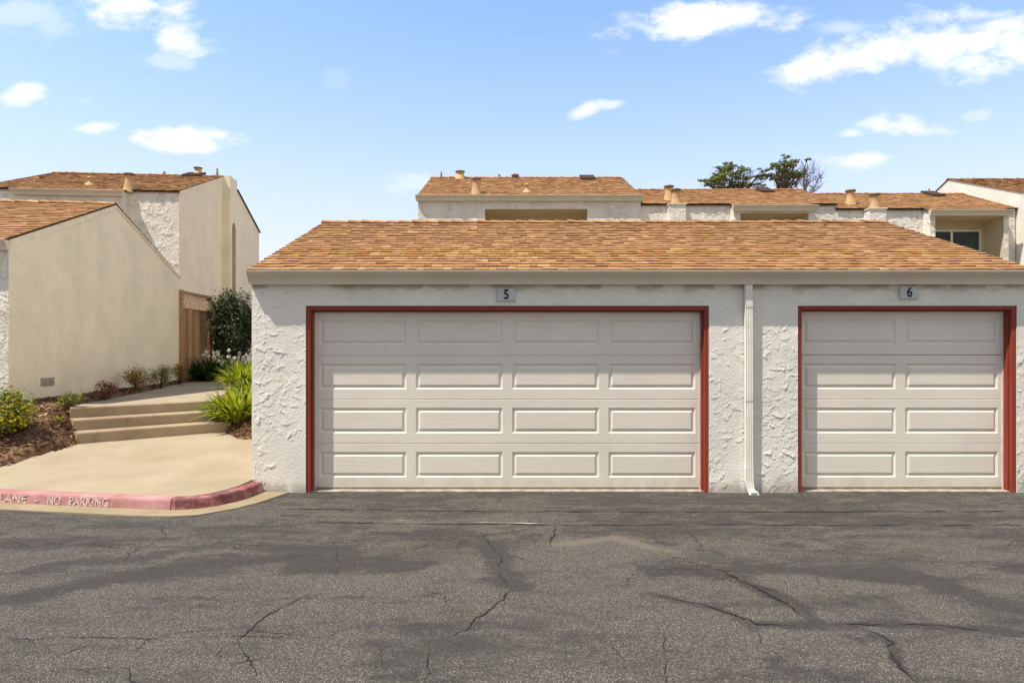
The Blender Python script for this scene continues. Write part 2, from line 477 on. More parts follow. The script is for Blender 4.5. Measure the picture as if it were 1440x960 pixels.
def mat_glass():
    m, k = new_mat('window_glass')
    t = k.n('ShaderNodeBsdfTransparent', ins={'Color': (0.62, 0.66, 0.64, 1)})
    g = k.n('ShaderNodeBsdfGlossy', ins={'Color': (1, 1, 1, 1), 'Roughness': 0.02})
    f = k.n('ShaderNodeFresnel', ins={'IOR': 1.33})
    mx = k.n('ShaderNodeMixShader', ins={0: k.m('MULTIPLY', f.outputs[0], 0.8), 1: t.outputs[0], 2: g.outputs[0]})
    k.n('ShaderNodeOutputMaterial', ins={'Surface': mx.outputs[0]})
    return m
M['glass'] = mat_glass()

# ------------------------------------------------------------------ mesh helper
class MB:
    def __init__(self):
        self.v = []; self.f = []; self.sm = []; self.mi = {}; self.extra = []
    def add(self, verts, faces, smooth=False):
        o = len(self.v)
        self.v += [tuple(p) for p in verts]
        self.f += [tuple(i + o for i in f) for f in faces]
        self.sm += [smooth] * len(faces)
    def quad(self, a, b, c, d):
        self.add([a, b, c, d], [(0, 1, 2, 3)])
    def box(self, x0, x1, y0, y1, z0, z1):
        self.add([(x0, y0, z0), (x1, y0, z0), (x1, y1, z0), (x0, y1, z0), (x0, y0, z1), (x1, y0, z1), (x1, y1, z1), (x0, y1, z1)],
                 [(0, 3, 2, 1), (4, 5, 6, 7), (0, 1, 5, 4), (1, 2, 6, 5), (2, 3, 7, 6), (3, 0, 4, 7)])
    def bevbox(self, x0, x1, y0, y1, z0, z1, b=0.004):
        # box with chamfered long edges (all 12 edges)
        xs = (x0, x1); ys = (y0, y1); zs = (z0, z1)
        vs = []; idx = {}
        for i in (0, 1):
            for j in (0, 1):
                for l in (0, 1):
                    sx = b if i == 0 else -b; sy = b if j == 0 else -b; sz = b if l == 0 else -b
                    for a, p in enumerate(((xs[i], ys[j] + sy, zs[l] + sz), (xs[i] + sx, ys[j], zs[l] + sz), (xs[i] + sx, ys[j] + sy, zs[l]))):
                        idx[(i, j, l, a)] = len(vs); vs.append(p)
        g = lambda i, j, l, a: idx[(i, j, l, a)]
        fs = []
        for i in (0, 1):
            fs.append((g(i, 0, 0, 0), g(i, 1, 0, 0), g(i, 1, 1, 0), g(i, 0, 1, 0)))
            fs.append((g(0, i, 0, 1), g(1, i, 0, 1), g(1, i, 1, 1), g(0, i, 1, 1)))
            fs.append((g(0, 0, i, 2), g(1, 0, i, 2), g(1, 1, i, 2), g(0, 1, i, 2)))
        for i in (0, 1):
            for j in (0, 1):
                fs.append((g(i, j, 0, 0), g(i, j, 0, 1), g(i, j, 1, 1), g(i, j, 1, 0)))
                fs.append((g(i, 0, j, 0), g(i, 0, j, 2), g(i, 1, j, 2), g(i, 1, j, 0)))
                fs.append((g(0, i, j, 1), g(0, i, j, 2), g(1, i, j, 2), g(1, i, j, 1)))
        for i in (0, 1):
            for j in (0, 1):
                for l in (0, 1):
                    fs.append((g(i, j, l, 0), g(i, j, l, 1), g(i, j, l, 2)))
        self.add(vs, fs)
    def extrude_x(self, prof, x0, x1):
        n = len(prof)
        vs = [(x0, y, z) for y, z in prof] + [(x1, y, z) for y, z in prof]
        fs = [(i, (i + 1) % n, n + (i + 1) % n, n + i) for i in range(n)]
        fs += [tuple(range(n)), tuple(range(2 * n - 1, n - 1, -1))]
        self.add(vs, fs)
    def lathe(self, c, prof, seg=16, axis=None, smooth=True):
        vs = []; fs = []
        for r, z in prof:
            for s in range(seg):
                a = 2 * math.pi * s / seg
                vs.append((c[0] + r * math.cos(a), c[1] + r * math.sin(a), c[2] + z))
        for i in range(len(prof) - 1):
            for s in range(seg):
                fs.append((i * seg + s, i * seg + (s + 1) % seg, (i + 1) * seg + (s + 1) % seg, (i + 1) * seg + s))
        self.add(vs, fs, smooth)
    def tube(self, pts, radii, seg=6, smooth=True):
        pts = [Vector(p) for p in pts]
        vs = []; fs = []
        for i, p in enumerate(pts):
            d = (pts[min(i + 1, len(pts) - 1)] - pts[max(i - 1, 0)])
            if d.length < 1e-9: d = Vector((0, 0, 1))
            d.normalize()
            a = d.orthogonal().normalized(); b = d.cross(a)
            r = radii[i] if hasattr(radii, '__len__') else radii
            for s in range(seg):
                t = 2 * math.pi * s / seg
                vs.append(p + a * (r * math.cos(t)) + b * (r * math.sin(t)))
        for i in range(len(pts) - 1):
            for s in range(seg):
                fs.append((i * seg + s, i * seg + (s + 1) % seg, (i + 1) * seg + (s + 1) % seg, (i + 1) * seg + s))
        fs.append(tuple(range(seg - 1, -1, -1)))
        fs.append(tuple(range((len(pts) - 1) * seg, len(pts) * seg)))
        self.add(vs, fs, smooth)
    def build(self, name, mat, parent=None, fix=False):
        me = bpy.data.meshes.new(name)
        me.from_pydata(self.v, [], self.f)
        me.polygons.foreach_set('use_smooth', self.sm)
        if mat: me.materials.append(mat)
        for x in self.extra: me.materials.append(x)
        for fi, q in self.mi.items(): me.polygons[fi].material_index = q
        me.update()
        if fix:
            import bmesh
            bm = bmesh.new(); bm.from_mesh(me)
            bmesh.ops.recalc_face_normals(bm, faces=bm.faces)
            bm.to_mesh(me); bm.free()
        o = bpy.data.objects.new(name, me)
        COL.objects.link(o)
        if parent: o.parent = parent
        return o

def grid_mesh(name, P, mask, mat, parent=None, smooth=True, attrs=None):
    """P: (n,m,3) array, mask: (n-1,m-1) bool of the cells kept"""
    n, m, _ = P.shape
    ids = np.arange(n * m).reshape(n, m)
    q = np.stack([ids[:-1, :-1], ids[1:, :-1], ids[1:, 1:], ids[:-1, 1:]], -1)[mask]
    used = np.unique(q)
    remap = -np.ones(n * m, int); remap[used] = np.arange(len(used))
    V = P.reshape(-1, 3)[used]; Q = remap[q]
    me = bpy.data.meshes.new(name)
    me.vertices.add(len(V)); me.vertices.foreach_set('co', V.astype(np.float32).ravel())
    me.loops.add(Q.size); me.loops.foreach_set('vertex_index', Q.astype(np.int32).ravel())
    me.polygons.add(len(Q)); me.polygons.foreach_set('loop_start', np.arange(0, Q.size, 4, dtype=np.int32))
    me.polygons.foreach_set('loop_total', np.full(len(Q), 4, np.int32))
    me.update(calc_edges=True)
    me.polygons.foreach_set('use_smooth', np.full(len(Q), smooth))
    for an, arr in (attrs or {}).items():
        at = me.attributes.new(an, 'FLOAT', 'POINT')
        at.data.foreach_set('value', arr.reshape(-1)[used].astype(np.float32))
    me.materials.append(mat)
    o = bpy.data.objects.new(name, me)
    COL.objects.link(o)
    if parent: o.parent = parent
    return o

def thing(name, label, cat, loc=(0, 0, 0), rz=0.0, group=None):
    o = bpy.data.objects.new(name, None)
    o.empty_display_size = 0.3
    o.location = loc; o.rotation_euler = (0, 0, rz)
    COL.objects.link(o)
    return tag(o, label, cat, group)
def tag(o, label, cat, group=None):
    o['label'] = label; o['category'] = cat
    if group: o['group'] = group
    return o
def struct(o, label, cat, kind='structure'):
    o['kind'] = kind; o['label'] = label; o['category'] = cat
    return o

# ------------------------------------------------------------------ roofing
def shingles(mb, x0, x1, y0, z0, y1, z1, exposure=0.16, rg=None, wmin=0.08, wmax=0.22):
    """courses of separate shingles on the slope from (y0,z0) at the eave up to (y1,z1)"""
    rg = rg or rnd
    L = math.hypot(y1 - y0, z1 - z0)
    sy, sz = (y1 - y0) / L, (z1 - z0) / L
    ny, nz = -sz * (1 if sy > 0 else -1), abs(sy)
    if sy < 0: ny = sz
    rows = max(1, int(round(L / exposure)))
    e = L / rows
    P = lambda x, s, h: (x, y0 + sy * s + ny * h, z0 + sz * s + nz * h)
    for r in range(rows):
        x = x0 - rg.uniform(0, 0.1)
        while x < x1:
            w = rg.uniform(wmin, wmax)
            a, b = max(x, x0), min(x + w - 0.004, x1)
            x += w
            if b - a < 0.02: continue
            s0 = r * e + rg.uniform(-0.009, 0.008) - (0.02 if r == 0 else 0)
            s1 = min((r + 1.22) * e, L)
            th = rg.uniform(0.014, 0.024)
            j = rg.uniform(-0.004, 0.004)
            mb.mi[len(mb.f)] = 1
            mb.add([P(a, s0, 0.0), P(b, s0 + j, 0.0), P(b, s0 + j, th), P(a, s0, th), P(b, s1, 0.004), P(a, s1, 0.004)],
                   [(0, 1, 2, 3), (3, 2, 4, 5), (0, 3, 5), (1, 4, 2)])
def ridge_caps(mb, x0, x1, y, z, slope, w=0.14, rg=None):
    rg = rg or rnd
    x = x0
    while x < x1:
        l = 0.27
        xe = min(x + l, x1)
        a, b = 0.036 + rg.uniform(-.006, .012), 0.012
        for sgn in (-1, 1):
            yo = y + sgn * w; 
            mb.add([(x, y, z + a), (xe, y, z + b), (xe, yo, z + b - w * slope), (x, yo, z + a - w * slope),
                    (x, y, z + a - .026), (x, yo, z + a - .026 - w * slope)],
                   [(0, 1, 2, 3), (0, 3, 5, 4), (3, 2, 5)])
        x += 0.22 + rg.uniform(-.01, .01)
def gutter_profile(y, z, proj=0.165, h=0.165):
    # K-style: y = fascia plane, z = top of the lip
    return [(y, z - 0.01), (y, z - h), (y - proj * 0.58, z - h), (y - proj * 0.60, z - h + 0.035), (y - proj * 0.66, z - h * 0.58), (y - proj * 0.80, z - h * 0.36),
            (y - proj * 0.93, z - h * 0.22), (y - proj * 0.96, z - 0.018), (y - proj, z - 0.014), (y - proj, z), (y - proj + 0.012, z), (y - proj + 0.014, z - 0.012)]

# ================================================================== GROUND
KF = [(-14.0, 9.30), (-10.0, 8.60), (-6.0, 7.905), (-3.95, 7.545), (-3.72, 7.525), (-3.52, 7.575), (-3.36, 7.70), (-3.23, 7.90), (-3.14, 8.15), (-3.09, 8.50)]
def offset_line(pts, d):
    out = []
    for i, p in enumerate(pts):
        a = Vector(pts[max(i - 1, 0)]); b = Vector(pts[min(i + 1, len(pts) - 1)])
        t = (b - a).normalized()
        out.append((p[0] - t.y * d, p[1] + t.x * d))
    return out
def dense(pts, step=0.05):
    out = []
    for (a, b) in zip(pts[:-1], pts[1:]):
        n = max(1, int(math.hypot(b[0] - a[0], b[1] - a[1]) / step))
        for i in range(n):
            t = i / n
            out.append((a[0] + (b[0] - a[0]) * t, a[1] + (b[1] - a[1]) * t))
    out.append(pts[-1])
    return out
def kerb_y(x):      # front line of the kerb as y(x) on the straight stretch
    xs = np.array([p[0] for p in KF]); ys = np.array([p[1] for p in KF])
    return np.interp(x, xs, ys)

# far ground, one sheet to the horizon
mb = MB()
mb.quad((-1500, -1500, -0.06), (1500, -1500, -0.06), (1500, 1500, -0.06), (-1500, 1500, -0.06))
struct(mb.build('ground', M['earth']), 'flat dry earth running out to the horizon', 'ground')

# asphalt with seal patches stored per vertex
def seg_dist(X, Y, pts):
    d = np.full(X.shape, 1e9)
    for (a, b) in zip(pts[:-1], pts[1:]):
        ax, ay = a; bx, by = b
        t = np.clip(((X - ax) * (bx - ax) + (Y - ay) * (by - ay)) / ((bx - ax) ** 2 + (by - ay) ** 2 + 1e-9), 0, 1)
        d = np.minimum(d, np.hypot(X - ax - t * (bx - ax), Y - ay - t * (by - ay)))
    return d
G2 = lambda px, py: tuple(ground_pt(px, py)[:2])
SEAL = [([(-30, 850), (150, 818), (250, 792), (420, 783), (560, 797)], 0.16, 1.0), ([(40, 800), (160, 788), (330, 765), (480, 775)], 0.14, 0.8),
        ([(420, 797), (500, 803), (590, 793)], 0.13, 1.0), ([(690, 770), (705, 800), (722, 826)], 0.13, 1.0),
        ([(920, 803), (1060, 800), (1180, 806), (1290, 812), (1380, 840), (1480, 862)], 0.18, 0.9), ([(1010, 800), (1060, 825), (1110, 850), (1145, 877)], 0.07, 1.0),
        ([(990, 848), (1060, 850), (1100, 848)], 0.06, 0.8), ([(1060, 880), (1140, 880), (1240, 880), (1330, 882), (1450, 892)], 0.07, 0.9),
        ([(1180, 895), (1220, 900), (1255, 902)], 0.07, 0.7), ([(1390, 790), (1440, 800)], 0.18, 0.7), ([(360, 748), (600, 752), (760, 752)], 0.10, 0.6),
        ([(930, 728), (1200, 726), (1460, 728)], 0.10, 0.8), ([(880, 745), (960, 770), (1010, 780)], 0.07, 0.6), ([(920, 838), (990, 850), (1065, 878)], 0.05, 0.8),
        ([(-30, 768), (180, 768), (420, 772)], 0.07, 0.7), ([(590, 838), (640, 835)], 0.05, 0.6), ([(1090, 935), (1150, 950), (1240, 960)], 0.10, 0.5), ([(540, 955), (700, 955)], 0.06, 0.5),
        ([(1215, 885), (1250, 905), (1250, 925), (1290, 955)], 0.05, 0.8), ([(100, 730), (300, 745)], 0.12, 0.5)]
PALE = [([(790, 765), (860, 755), (930, 775)], 0.16, 0.9), ([(1000, 765), (1110, 760), (1160, 768)], 0.10, 0.55), ([(500, 815), (650, 800)], 0.12, 0.5), ([(1090, 815), (1250, 825), (1330, 860)], 0.16, 0.5),
        ([(540, 733), (590, 732)], 0.05, 0.8), ([(1340, 930), (1430, 920)], 0.16, 0.4), ([(150, 830), (350, 815), (600, 830)], 0.16, 0.35)]
xs = np.concatenate([[-60, -40, -25, -14], np.arange(-9, 9.001, 0.045), [12, 16, 25, 40, 60]])
ys = np.concatenate([[-40, -20, -8, 0, 2], np.arange(2.8, 8.66, 0.045), [8.66]])
X, Y = np.meshgrid(xs, ys, indexing='ij')
wx = X + (fbm(X * 3, Y * 3, 3) - .5) * 0.25; wy = Y + (fbm(X * 3, Y * 3, 9) - .5) * 0.22
seal = np.zeros_like(X); pale = np.zeros_like(X)
for pts, w, s in SEAL:
    d = seg_dist(wx, wy, [G2(*p) for p in pts]); seal = np.maximum(seal, s * (1 - sstep(w * 0.15, w * 1.9, d)))
for pts, w, s in PALE:
    d = seg_dist(wx, wy, [G2(*p) for p in pts]); pale = np.maximum(pale, s * (1 - sstep(w * 0.2, w * 1.5, d)))
Z = (fbm(X * 0.9, Y * 0.9, 21) - .5) * 0.018 * sstep(8.5, 7.6, Y)
Z = np.where(Y > 8.6, 0.0, Z)
seal = np.maximum(seal, (.22 + .55 * fbm(X * .5, Y * 1.3, 66, 3)) * sstep(5.7, 6.7, Y))
P = np.stack([X, Y, Z], -1)
far_right = np.ones((len(xs) - 1, len(ys) - 1), bool)
lot = grid_mesh('parking_lot', P, far_right, M['asphalt'], attrs={'seal': seal, 'pale': pale})
struct(lot, 'worn grey asphalt with dark seal patches in front of the garages', 'asphalt')
def lot_z(x, y):
    return float((fbm(np.array([x * 0.9]), np.array([y * 0.9]), 21)[0] - .5) * 0.018 * sstep(8.5, 7.6, np.array([y]))[0])

def ribbon(mb, pts, w, rg, lift=0.004, step=0.035, jit=0.016):
    pl = dense([G2(*p) for p in pts], step)
    out = []
    for i, p in enumerate(pl):
        a = Vector(pl[max(i - 1, 0)]); b = Vector(pl[min(i + 1, len(pl) - 1)])
        t = (b - a); t = t.normalized() if t.length > 1e-9 else Vector((1, 0))
        n = Vector((-t.y, t.x))
        off = (float(vnoise(np.array([i * 0.35]), np.array([p[0] * 3.0]), 5)[0]) - .5) * 2 * jit + rg.uniform(-.55, .55) * jit
        ww = (0.95 if w >= .01 else 0.7) * w * (0.05 + 1.7 * float(vnoise(np.array([i * 0.22]), np.array([p[1] * 2.0 + 9]), 8)[0]) ** 1.7) * min(1, 0.15 + i * .12, 0.15 + (len(pl) - 1 - i) * .12)
        c = Vector(p) + n * off
        out.append((c + n * ww, c - n * ww))
    vs = []; fs = []
    for a, b in out:
        vs += [(a.x, a.y, lot_z(a.x, a.y) + lift), (b.x, b.y, lot_z(b.x, b.y) + lift)]
    for i in range(len(out) - 1):
        fs.append((2 * i, 2 * i + 1, 2 * i + 3, 2 * i + 2))
    mb.add(vs, fs)
CR = [([(400, 716), (560, 717), (700, 719), (940, 720), (1200, 719), (1460, 719)], 0.017), ([(430, 734), (620, 737), (780, 738), (1000, 738), (1220, 738), (1460, 738)], 0.012),
      ([(690, 745), (680, 755), (695, 775), (707, 788), (700, 800), (712, 822), (722, 828), (708, 840), (690, 855), (668, 870), (660, 885), (605, 905), (600, 930), (607, 945), (595, 965)], 0.008),
      ([(1010, 800), (1060, 825), (1110, 850), (1130, 870), (1145, 877)], 0.016), ([(920, 838), (990, 850), (1040, 868), (1065, 878), (1140, 878), (1240, 877), (1320, 878), (1395, 889)], 0.010),
      ([(1215, 883), (1255, 902), (1250, 920), (1292, 960)], 0.013), ([(1065, 878), (1072, 905), (1110, 932)], 0.004), ([(0, 899), (130, 896), (220, 897), (330, 895), (420, 897)], 0.0045),
      ([(440, 832), (380, 862), (350, 885), (333, 899), (345, 925), (358, 945), (352, 965)], 0.007), ([(60, 930), (95, 918), (140, 896)], 0.005), ([(155, 726), (90, 748), (62, 758)], 0.006),
      ([(240, 730), (228, 742), (232, 756), (180, 766)], 0.005), ([(0, 764), (180, 766), (240, 760), (420, 770)], 0.0045), ([(172, 795), (182, 778), (232, 758)], 0.005), ([(968, 748), (985, 765), (990, 778)], 0.007),
      ([(1135, 742), (1150, 755), (1168, 768)], 0.005), ([(1272, 748), (1296, 764)], 0.005), ([(740, 770), (800, 780), (870, 790), (930, 800)], 0.004), ([(1040, 758), (1110, 770), (1150, 765)], 0.004),
      ([(1140, 808), (1170, 840)], 0.003), ([(930, 890), (940, 930), (935, 965)], 0.004), ([(470, 765), (475, 790), (470, 820)], 0.004), ([(560, 762), (600, 758), (620, 748)], 0.004),
      ([(1030, 945), (1080, 955), (1110, 965)], 0.006), ([(1010, 800), (930, 801), (850, 795)], 0.004), ([(1180, 915), (1225, 925)], 0.004), ([(1390, 797), (1450, 795)], 0.004),
      ([(780, 738), (778, 752), (772, 770)], 0.010), ([(640, 765), (600, 768), (560, 776)], 0.004), ([(690, 752), (650, 758), (610, 752)], 0.005), ([(705, 775), (745, 790), (760, 786)], 0.006),
      ([(530, 905), (540, 930), (532, 960)], 0.003), ([(180, 845), (260, 838), (330, 846)], 0.003), ([(830, 870), (860, 868), (905, 872)], 0.003), ([(1330, 800), (1380, 808), (1440, 806)], 0.004),
      ([(1020, 770), (1075, 772), (1130, 778), (1190, 772)], 0.006), ([(860, 905), (880, 940), (870, 962)], 0.003), ([(1180, 955), (1240, 938), (1290, 940)], 0.003), ([(420, 770), (500, 772), (560, 778)], 0.004)]
rg = random.Random(3)
for i in range(46):       # network of hairline cracks
    x, y = rg.uniform(-8, 8), rg.uniform(3.6, 8.0)
    a = rg.choice((0, math.pi, rg.uniform(0, 6.28)))
    pts = []
    for q in range(rg.randint(4, 11)):
        pts.append((CX + x * F / y, HY + EYE * F / y))
        st = rg.uniform(.08, .22)
        x += st * math.cos(a); y = min(max(y + st * math.sin(a), 3.45), 8.1); a += rg.gauss(0, .55)
    CR.append((pts, rg.uniform(.002, .0055)))
mb = MB(); wb = MB()
for pts, w in CR:
    ribbon(mb, pts, w, rg)
    pl = dense([G2(*p) for p in pts], 0.03)
    for i, p in enumerate(pl):      # dead weeds and grit caught in the cracks
        if float(vnoise(np.array([p[0] * 2.1]), np.array([p[1] * 2.1]), 31)[0]) > 0.62 and rg.random() < 0.6:
            for q in range(2):
                x = p[0] + rg.gauss(0, .012); y = p[1] + rg.gauss(0, .012); a = rg.uniform(0, 6.28); s = rg.uniform(.004, .011); z = lot_z(x, y) + .008
                wb.add([(x + s * math.cos(a), y + s * math.sin(a), z), (x + s * math.cos(a + 2), y + s * math.sin(a + 2), z), (x + s * math.cos(a + 4), y + s * math.sin(a + 4), z + rg.uniform(0, .012))], [(0, 1, 2)])
struct(mb.build('asphalt_cracks', M['crack']), 'dark branching cracks and seams in the asphalt', 'cracks')
struct(wb.build('crack_weeds', M['weed']), 'dry yellowish weeds and grit caught in the asphalt cracks', 'weeds', 'stuff')
mb = MB()
for a, b, w in (((655, 735), (775, 737), 0.02), ((548, 732), (580, 732), 0.012), ((1258, 690 + 22), (1262, 713), 0.01)):
    ribbon(mb, [a, ((a[0] + b[0]) / 2, (a[1] + b[1]) / 2), b], w, rg, 0.006)
struct(mb.build('concrete_smear', M['streak']), 'pale cement smear on the asphalt before the double door', 'smear')

# planted bank
def poly_in(X, Y, poly):
    inside = np.zeros(X.shape, bool)
    n = len(poly)
    for i in range(n):
        x1, y1 = poly[i][:2]; x2, y2 = poly[(i + 1) % n][:2]
        c = ((y1 > Y) != (y2 > Y)) & (X < (x2 - x1) * (Y - y1) / ((y2 - y1) + 1e-12) + x1)
        inside ^= c
    return inside
SL, SR = Vector((-6.37, 10.06)), Vector((-4.84, 11.53))       # bottom of the lowest riser, left and right
sdir = (SR - SL).normalized()
sn = Vector((-sdir.y, sdir.x))                               # uphill
Z0, RISE, TREAD = 0.40, 0.165, 0.30
LZ = Z0 + 3 * RISE
KT = offset_line(KF, 0.15)
kt_pad = [p for p in KT if p[0] > -6.95]
pad_poly = [(-6.95, kerb_y(-6.95) + 0.15)] + kt_pad + [(-3.255, 8.55), (-3.255, 9.5), (-3.255, 10.9), (-4.42, 11.02), (SR.x, SR.y), (SL.x, SL.y), (-6.62, 8.93)]
def pad_z(x, y):
    ky = kerb_y(x) + 0.13
    d_tot = (10.06 + (x + 6.37) * 0.96) - ky
    return 0.143 + (Z0 - 0.143) * np.clip((y - ky) / np.maximum(d_tot, 0.5), 0, 1.0)
path_left = [(SL + sn * (2 * TREAD + .045)), Vector((-7.02, 11.0)), Vector((-7.24, 12.3)), Vector((-7.75, 14.4)), Vector((-8.20, 16.6)), Vector((-8.24, 18.2))]
path_right = [(SR + sn * (2 * TREAD + .045)), Vector((-5.40, 12.6)), Vector((-5.85, 14.2)), Vector((-6.45, 16.0)), Vector((-6.85, 17.3)), Vector((-6.6, 18.2))]
path_poly = [tuple(p) for p in path_left] + [tuple(p) for p in reversed(path_right)]
step_poly = [tuple(SL - sdir * 0.0), tuple(SR), tuple(SR + sn * 0.7), tuple(SL + sn * 0.7)]
def bank_z(X, Y):
    zl = np.interp(Y, [7.6, 8.6, 9.6, 10.4, 11.0, 12, 16, 20, 30, 60, 200], [0.06, 0.16, 0.52, 0.86, 0.95, 0.95, 0.97, 1.10, 1.2, 1.3, 1.5])
    zr = np.interp(Y, [7.6, 10.0, 10.9, 11.4, 12.2, 13.5, 16, 20, 30, 60, 200], [0.06, 0.28, 0.42, 0.62, 0.86, 0.93, 0.96, 1.10, 1.2, 1.3, 1.5])
    t = sstep(-6.2, -4.9, X)
    ky = kerb_y(X)
    z = zl * (1 - t) + zr * t
    near = sstep(0.15, 0.9, Y - ky)
    z = 0.10 + (z - 0.10) * np.where(X < -3.3, near, 1)
    dp_ = seg_dist(X, Y, list(pad_poly) + [pad_poly[0]])
    lim = pad_z(X, Y) + 0.015 + 0.62 * dp_
    lim = np.where(Y > 9.9 + (X + 6.37) * 0.9, np.maximum(lim, Z0 + 0.03 + .6 * np.clip(dp_, 0, 1)), lim)
    z = np.where((Y < 13) & (X < -3.2), np.minimum(z, lim), z)
    return z + (fbm(X * 2.2, Y * 2.2, 41) - .5) * 0.05 * sstep(8.4, 9.2, Y)
xs = np.concatenate([[-90, -50, -30, -20, -14], np.arange(-11, -3.25, 0.07), [-3.253]])
ys = np.concatenate([np.arange(7.6, 19.0, 0.07), [19.5, 21, 24, 30, 40, 60, 100, 200]])
X, Y = np.meshgrid(xs, ys, indexing='ij')
Z = bank_z(X, Y)
inpad = poly_in(X, Y, pad_poly); inpath = poly_in(X, Y, path_poly) | poly_in(X, Y, step_poly)
Z = np.where(inpad, np.minimum(Z, pad_z(X, Y) - 0.06), Z)
Z = np.where(inpath, np.minimum(Z, Z0 - 0.1), Z)
pp = poly_in(X, Y, path_poly); Z = np.where(pp & (Z < Z0), LZ - 0.08, Z)
Z = np.where(poly_in(X, Y, step_poly), Z0 - 0.1, Z)
ok = (Y > kerb_y(X) + 0.05)
mask = ok[:-1, :-1]
grid_bank = grid_mesh('planting_bed', np.stack([X, Y, Z], -1), mask, M['mulch'])
struct(grid_bank, 'brown mulch bank between the left garage and the steps', 'planting bed')
xs = np.array([-3.253, 0, 3, 6.5, 12, 20, 40, 90.0]); ys = np.array([15.2, 17, 20, 30, 40, 60, 100, 200.0])
X, Y = np.meshgrid(xs, ys, indexing='ij')
Z = np.interp(Y, [15, 20, 30, 60, 200], [0.96, 1.1, 1.2, 1.3, 1.5])
struct(grid_mesh('terrain', np.stack([X, Y, Z], -1), np.ones((7, 7), bool), M['earth']), 'raised ground under the row of houses behind', 'terrain')

# concrete pad (triangulated fan over a fine outline via grid clip)
def slab(name, poly, zf, mat, thick=0.12, res=0.12):
    import bmesh
    bm = bmesh.new()
    out = dense(list(poly) + [poly[0]], res)[:-1]
    vs = [bm.verts.new((x, y, 0)) for x, y in out]
    f = bm.faces.new(vs)
    bmesh.ops.triangulate(bm, faces=[f])
    for it in range(3):
        es = [e for e in bm.edges if e.calc_length() > 0.5]
        if es: bmesh.ops.subdivide_edges(bm, edges=es, cuts=1)
        bmesh.ops.triangulate(bm, faces=bm.faces[:])
    top = bm.faces[:]
    ext = bmesh.ops.extrude_face_region(bm, geom=top)
    low = set(g for g in ext['geom'] if isinstance(g, bmesh.types.BMVert))
    for vtx in bm.verts:
        z = float(zf(np.array([vtx.co.x]), np.array([vtx.co.y]))[0])
        vtx.co.z = z - thick if vtx not in low else z
    bmesh.ops.recalc_face_normals(bm, faces=bm.faces)
    me = bpy.data.meshes.new(name); bm.to_mesh(me); bm.free()
    me.materials.append(mat)
    o = bpy.data.objects.new(name, me); COL.objects.link(o)
    return o
struct(slab('pavement', pad_poly, pad_z, M['pad']), 'tan concrete pavement sloping up from the red kerb to the steps', 'pavement')
struct(slab('path', path_poly, lambda x, y: LZ + 0 * x + np.clip(y - 15, 0, 5) * 0.02, M['pad'], 0.3), 'concrete path running back beside the cream garage wall', 'path')

# steps (three risers)
mb = MB()
for i in range(3):
    zt = Z0 + (i + 1) * RISE - (0.002 if i == 2 else 0)
    z0 = -0.05
    a = SL + sn * (TREAD * i) - sdir * (0.02 * (2 - i) - 0.03 * i * 0); b = SR + sn * (TREAD * i) + sdir * (0.05 * (2 - i))
    e = 0.025   # rounded nosing
    prof = [(0, z0), (0, zt - e), (0.006, zt - e * .4), (0.018, zt - 0.004), (0.035, zt), (TREAD + 0.02 if i < 2 else 0.05, zt), (TREAD + 0.02 if i < 2 else 0.05, z0)]
    n = 24
    vs = []; fs = []
    for s in range(n + 1):
        t = s / n
        c = a.lerp(b, t)
        wob = (float(vnoise(np.array([t * 9 + i * 5]), np.array([2.0]), 77)[0]) - .5) * 0.014
        for d, z in prof:
            p = c + sn * (d + wob)
            vs.append((p.x, p.y, z))
    m_ = len(prof)
    for s in range(n):
        for q in range(m_):
            fs.append((s * m_ + q, s * m_ + (q + 1) % m_, (s + 1) * m_ + (q + 1) % m_, (s + 1) * m_ + q))
    fs += [tuple(range(m_)), tuple(range((n + 1) * m_ - 1, n * m_ - 1, -1))]
    mb.add(vs, fs)
struct(mb.build('steps', M['step'], fix=True), 'three weathered concrete steps between mulch bank and lime strap plant', 'steps')

# kerb in two castings with a joint, and the gutter apron in front of it
def kerb_mesh(line, name, mat, label):
    f = dense(line, 0.04)
    H = 0.14
    rows = []
    for i, p in enumerate(f):
        a = Vector(f[max(i - 1, 0)]); b = Vector(f[min(i + 1, len(f) - 1)])
        t = (b - a).normalized(); n = Vector((-t.y, t.x))
        wob = (float(vnoise(np.array([p[0] * 4]), np.array([p[1] * 4]), 51)[0]) - .5) * 0.010
        prof = [(0.0, -0.04), (0.004, 0.02), (0.018 + wob, H - 0.028), (0.026 + wob, H - 0.010), (0.044, H), (0.15, H + 0.003), (0.15, -0.04)]
        rows.append([(p[0] + n.x * d, p[1] + n.y * d, z) for d, z in prof])
    mb = MB(); m_ = len(rows[0]); vs = [v for r in rows for v in r]; fs = []
    for s in range(len(rows) - 1):
        for q in range(m_):
            fs.append((s * m_ + q, s * m_ + (q + 1) % m_, (s + 1) * m_ + (q + 1) % m_, (s + 1) * m_ + q))
    fs += [tuple(range(m_)), tuple(range(len(rows) * m_ - 1, (len(rows) - 1) * m_ - 1, -1))]
    mb.add(vs, fs, False)
    return struct(mb.build(name, mat, fix=True), label, 'kerb')
JX = -3.77
ja = (JX, float(kerb_y(JX)))
kerb_o = kerb_mesh([p for p in KF if p[0] < JX - 0.01] + [(JX - 0.006, ja[1])], 'kerb', M['kerb'], 'faded red painted kerb with white stencil lettering')
kerb_mesh([(JX + 0.006, ja[1])] + [p for p in KF if p[0] > JX + 0.01], 'kerb', M['kerb_dark'], 'dirty dark red end of the kerb curving up to the garage wall')
out = offset_line(KF, -0.24)
out = [p for p in out if p[0] < -3.5] + [(-3.36, 7.36), (-3.10, 7.64), (-2.93, 8.00), (-2.83, 8.30), (-2.78, 8.52)]
inn = dense(KF, 0.2); ou = out
mb = MB()
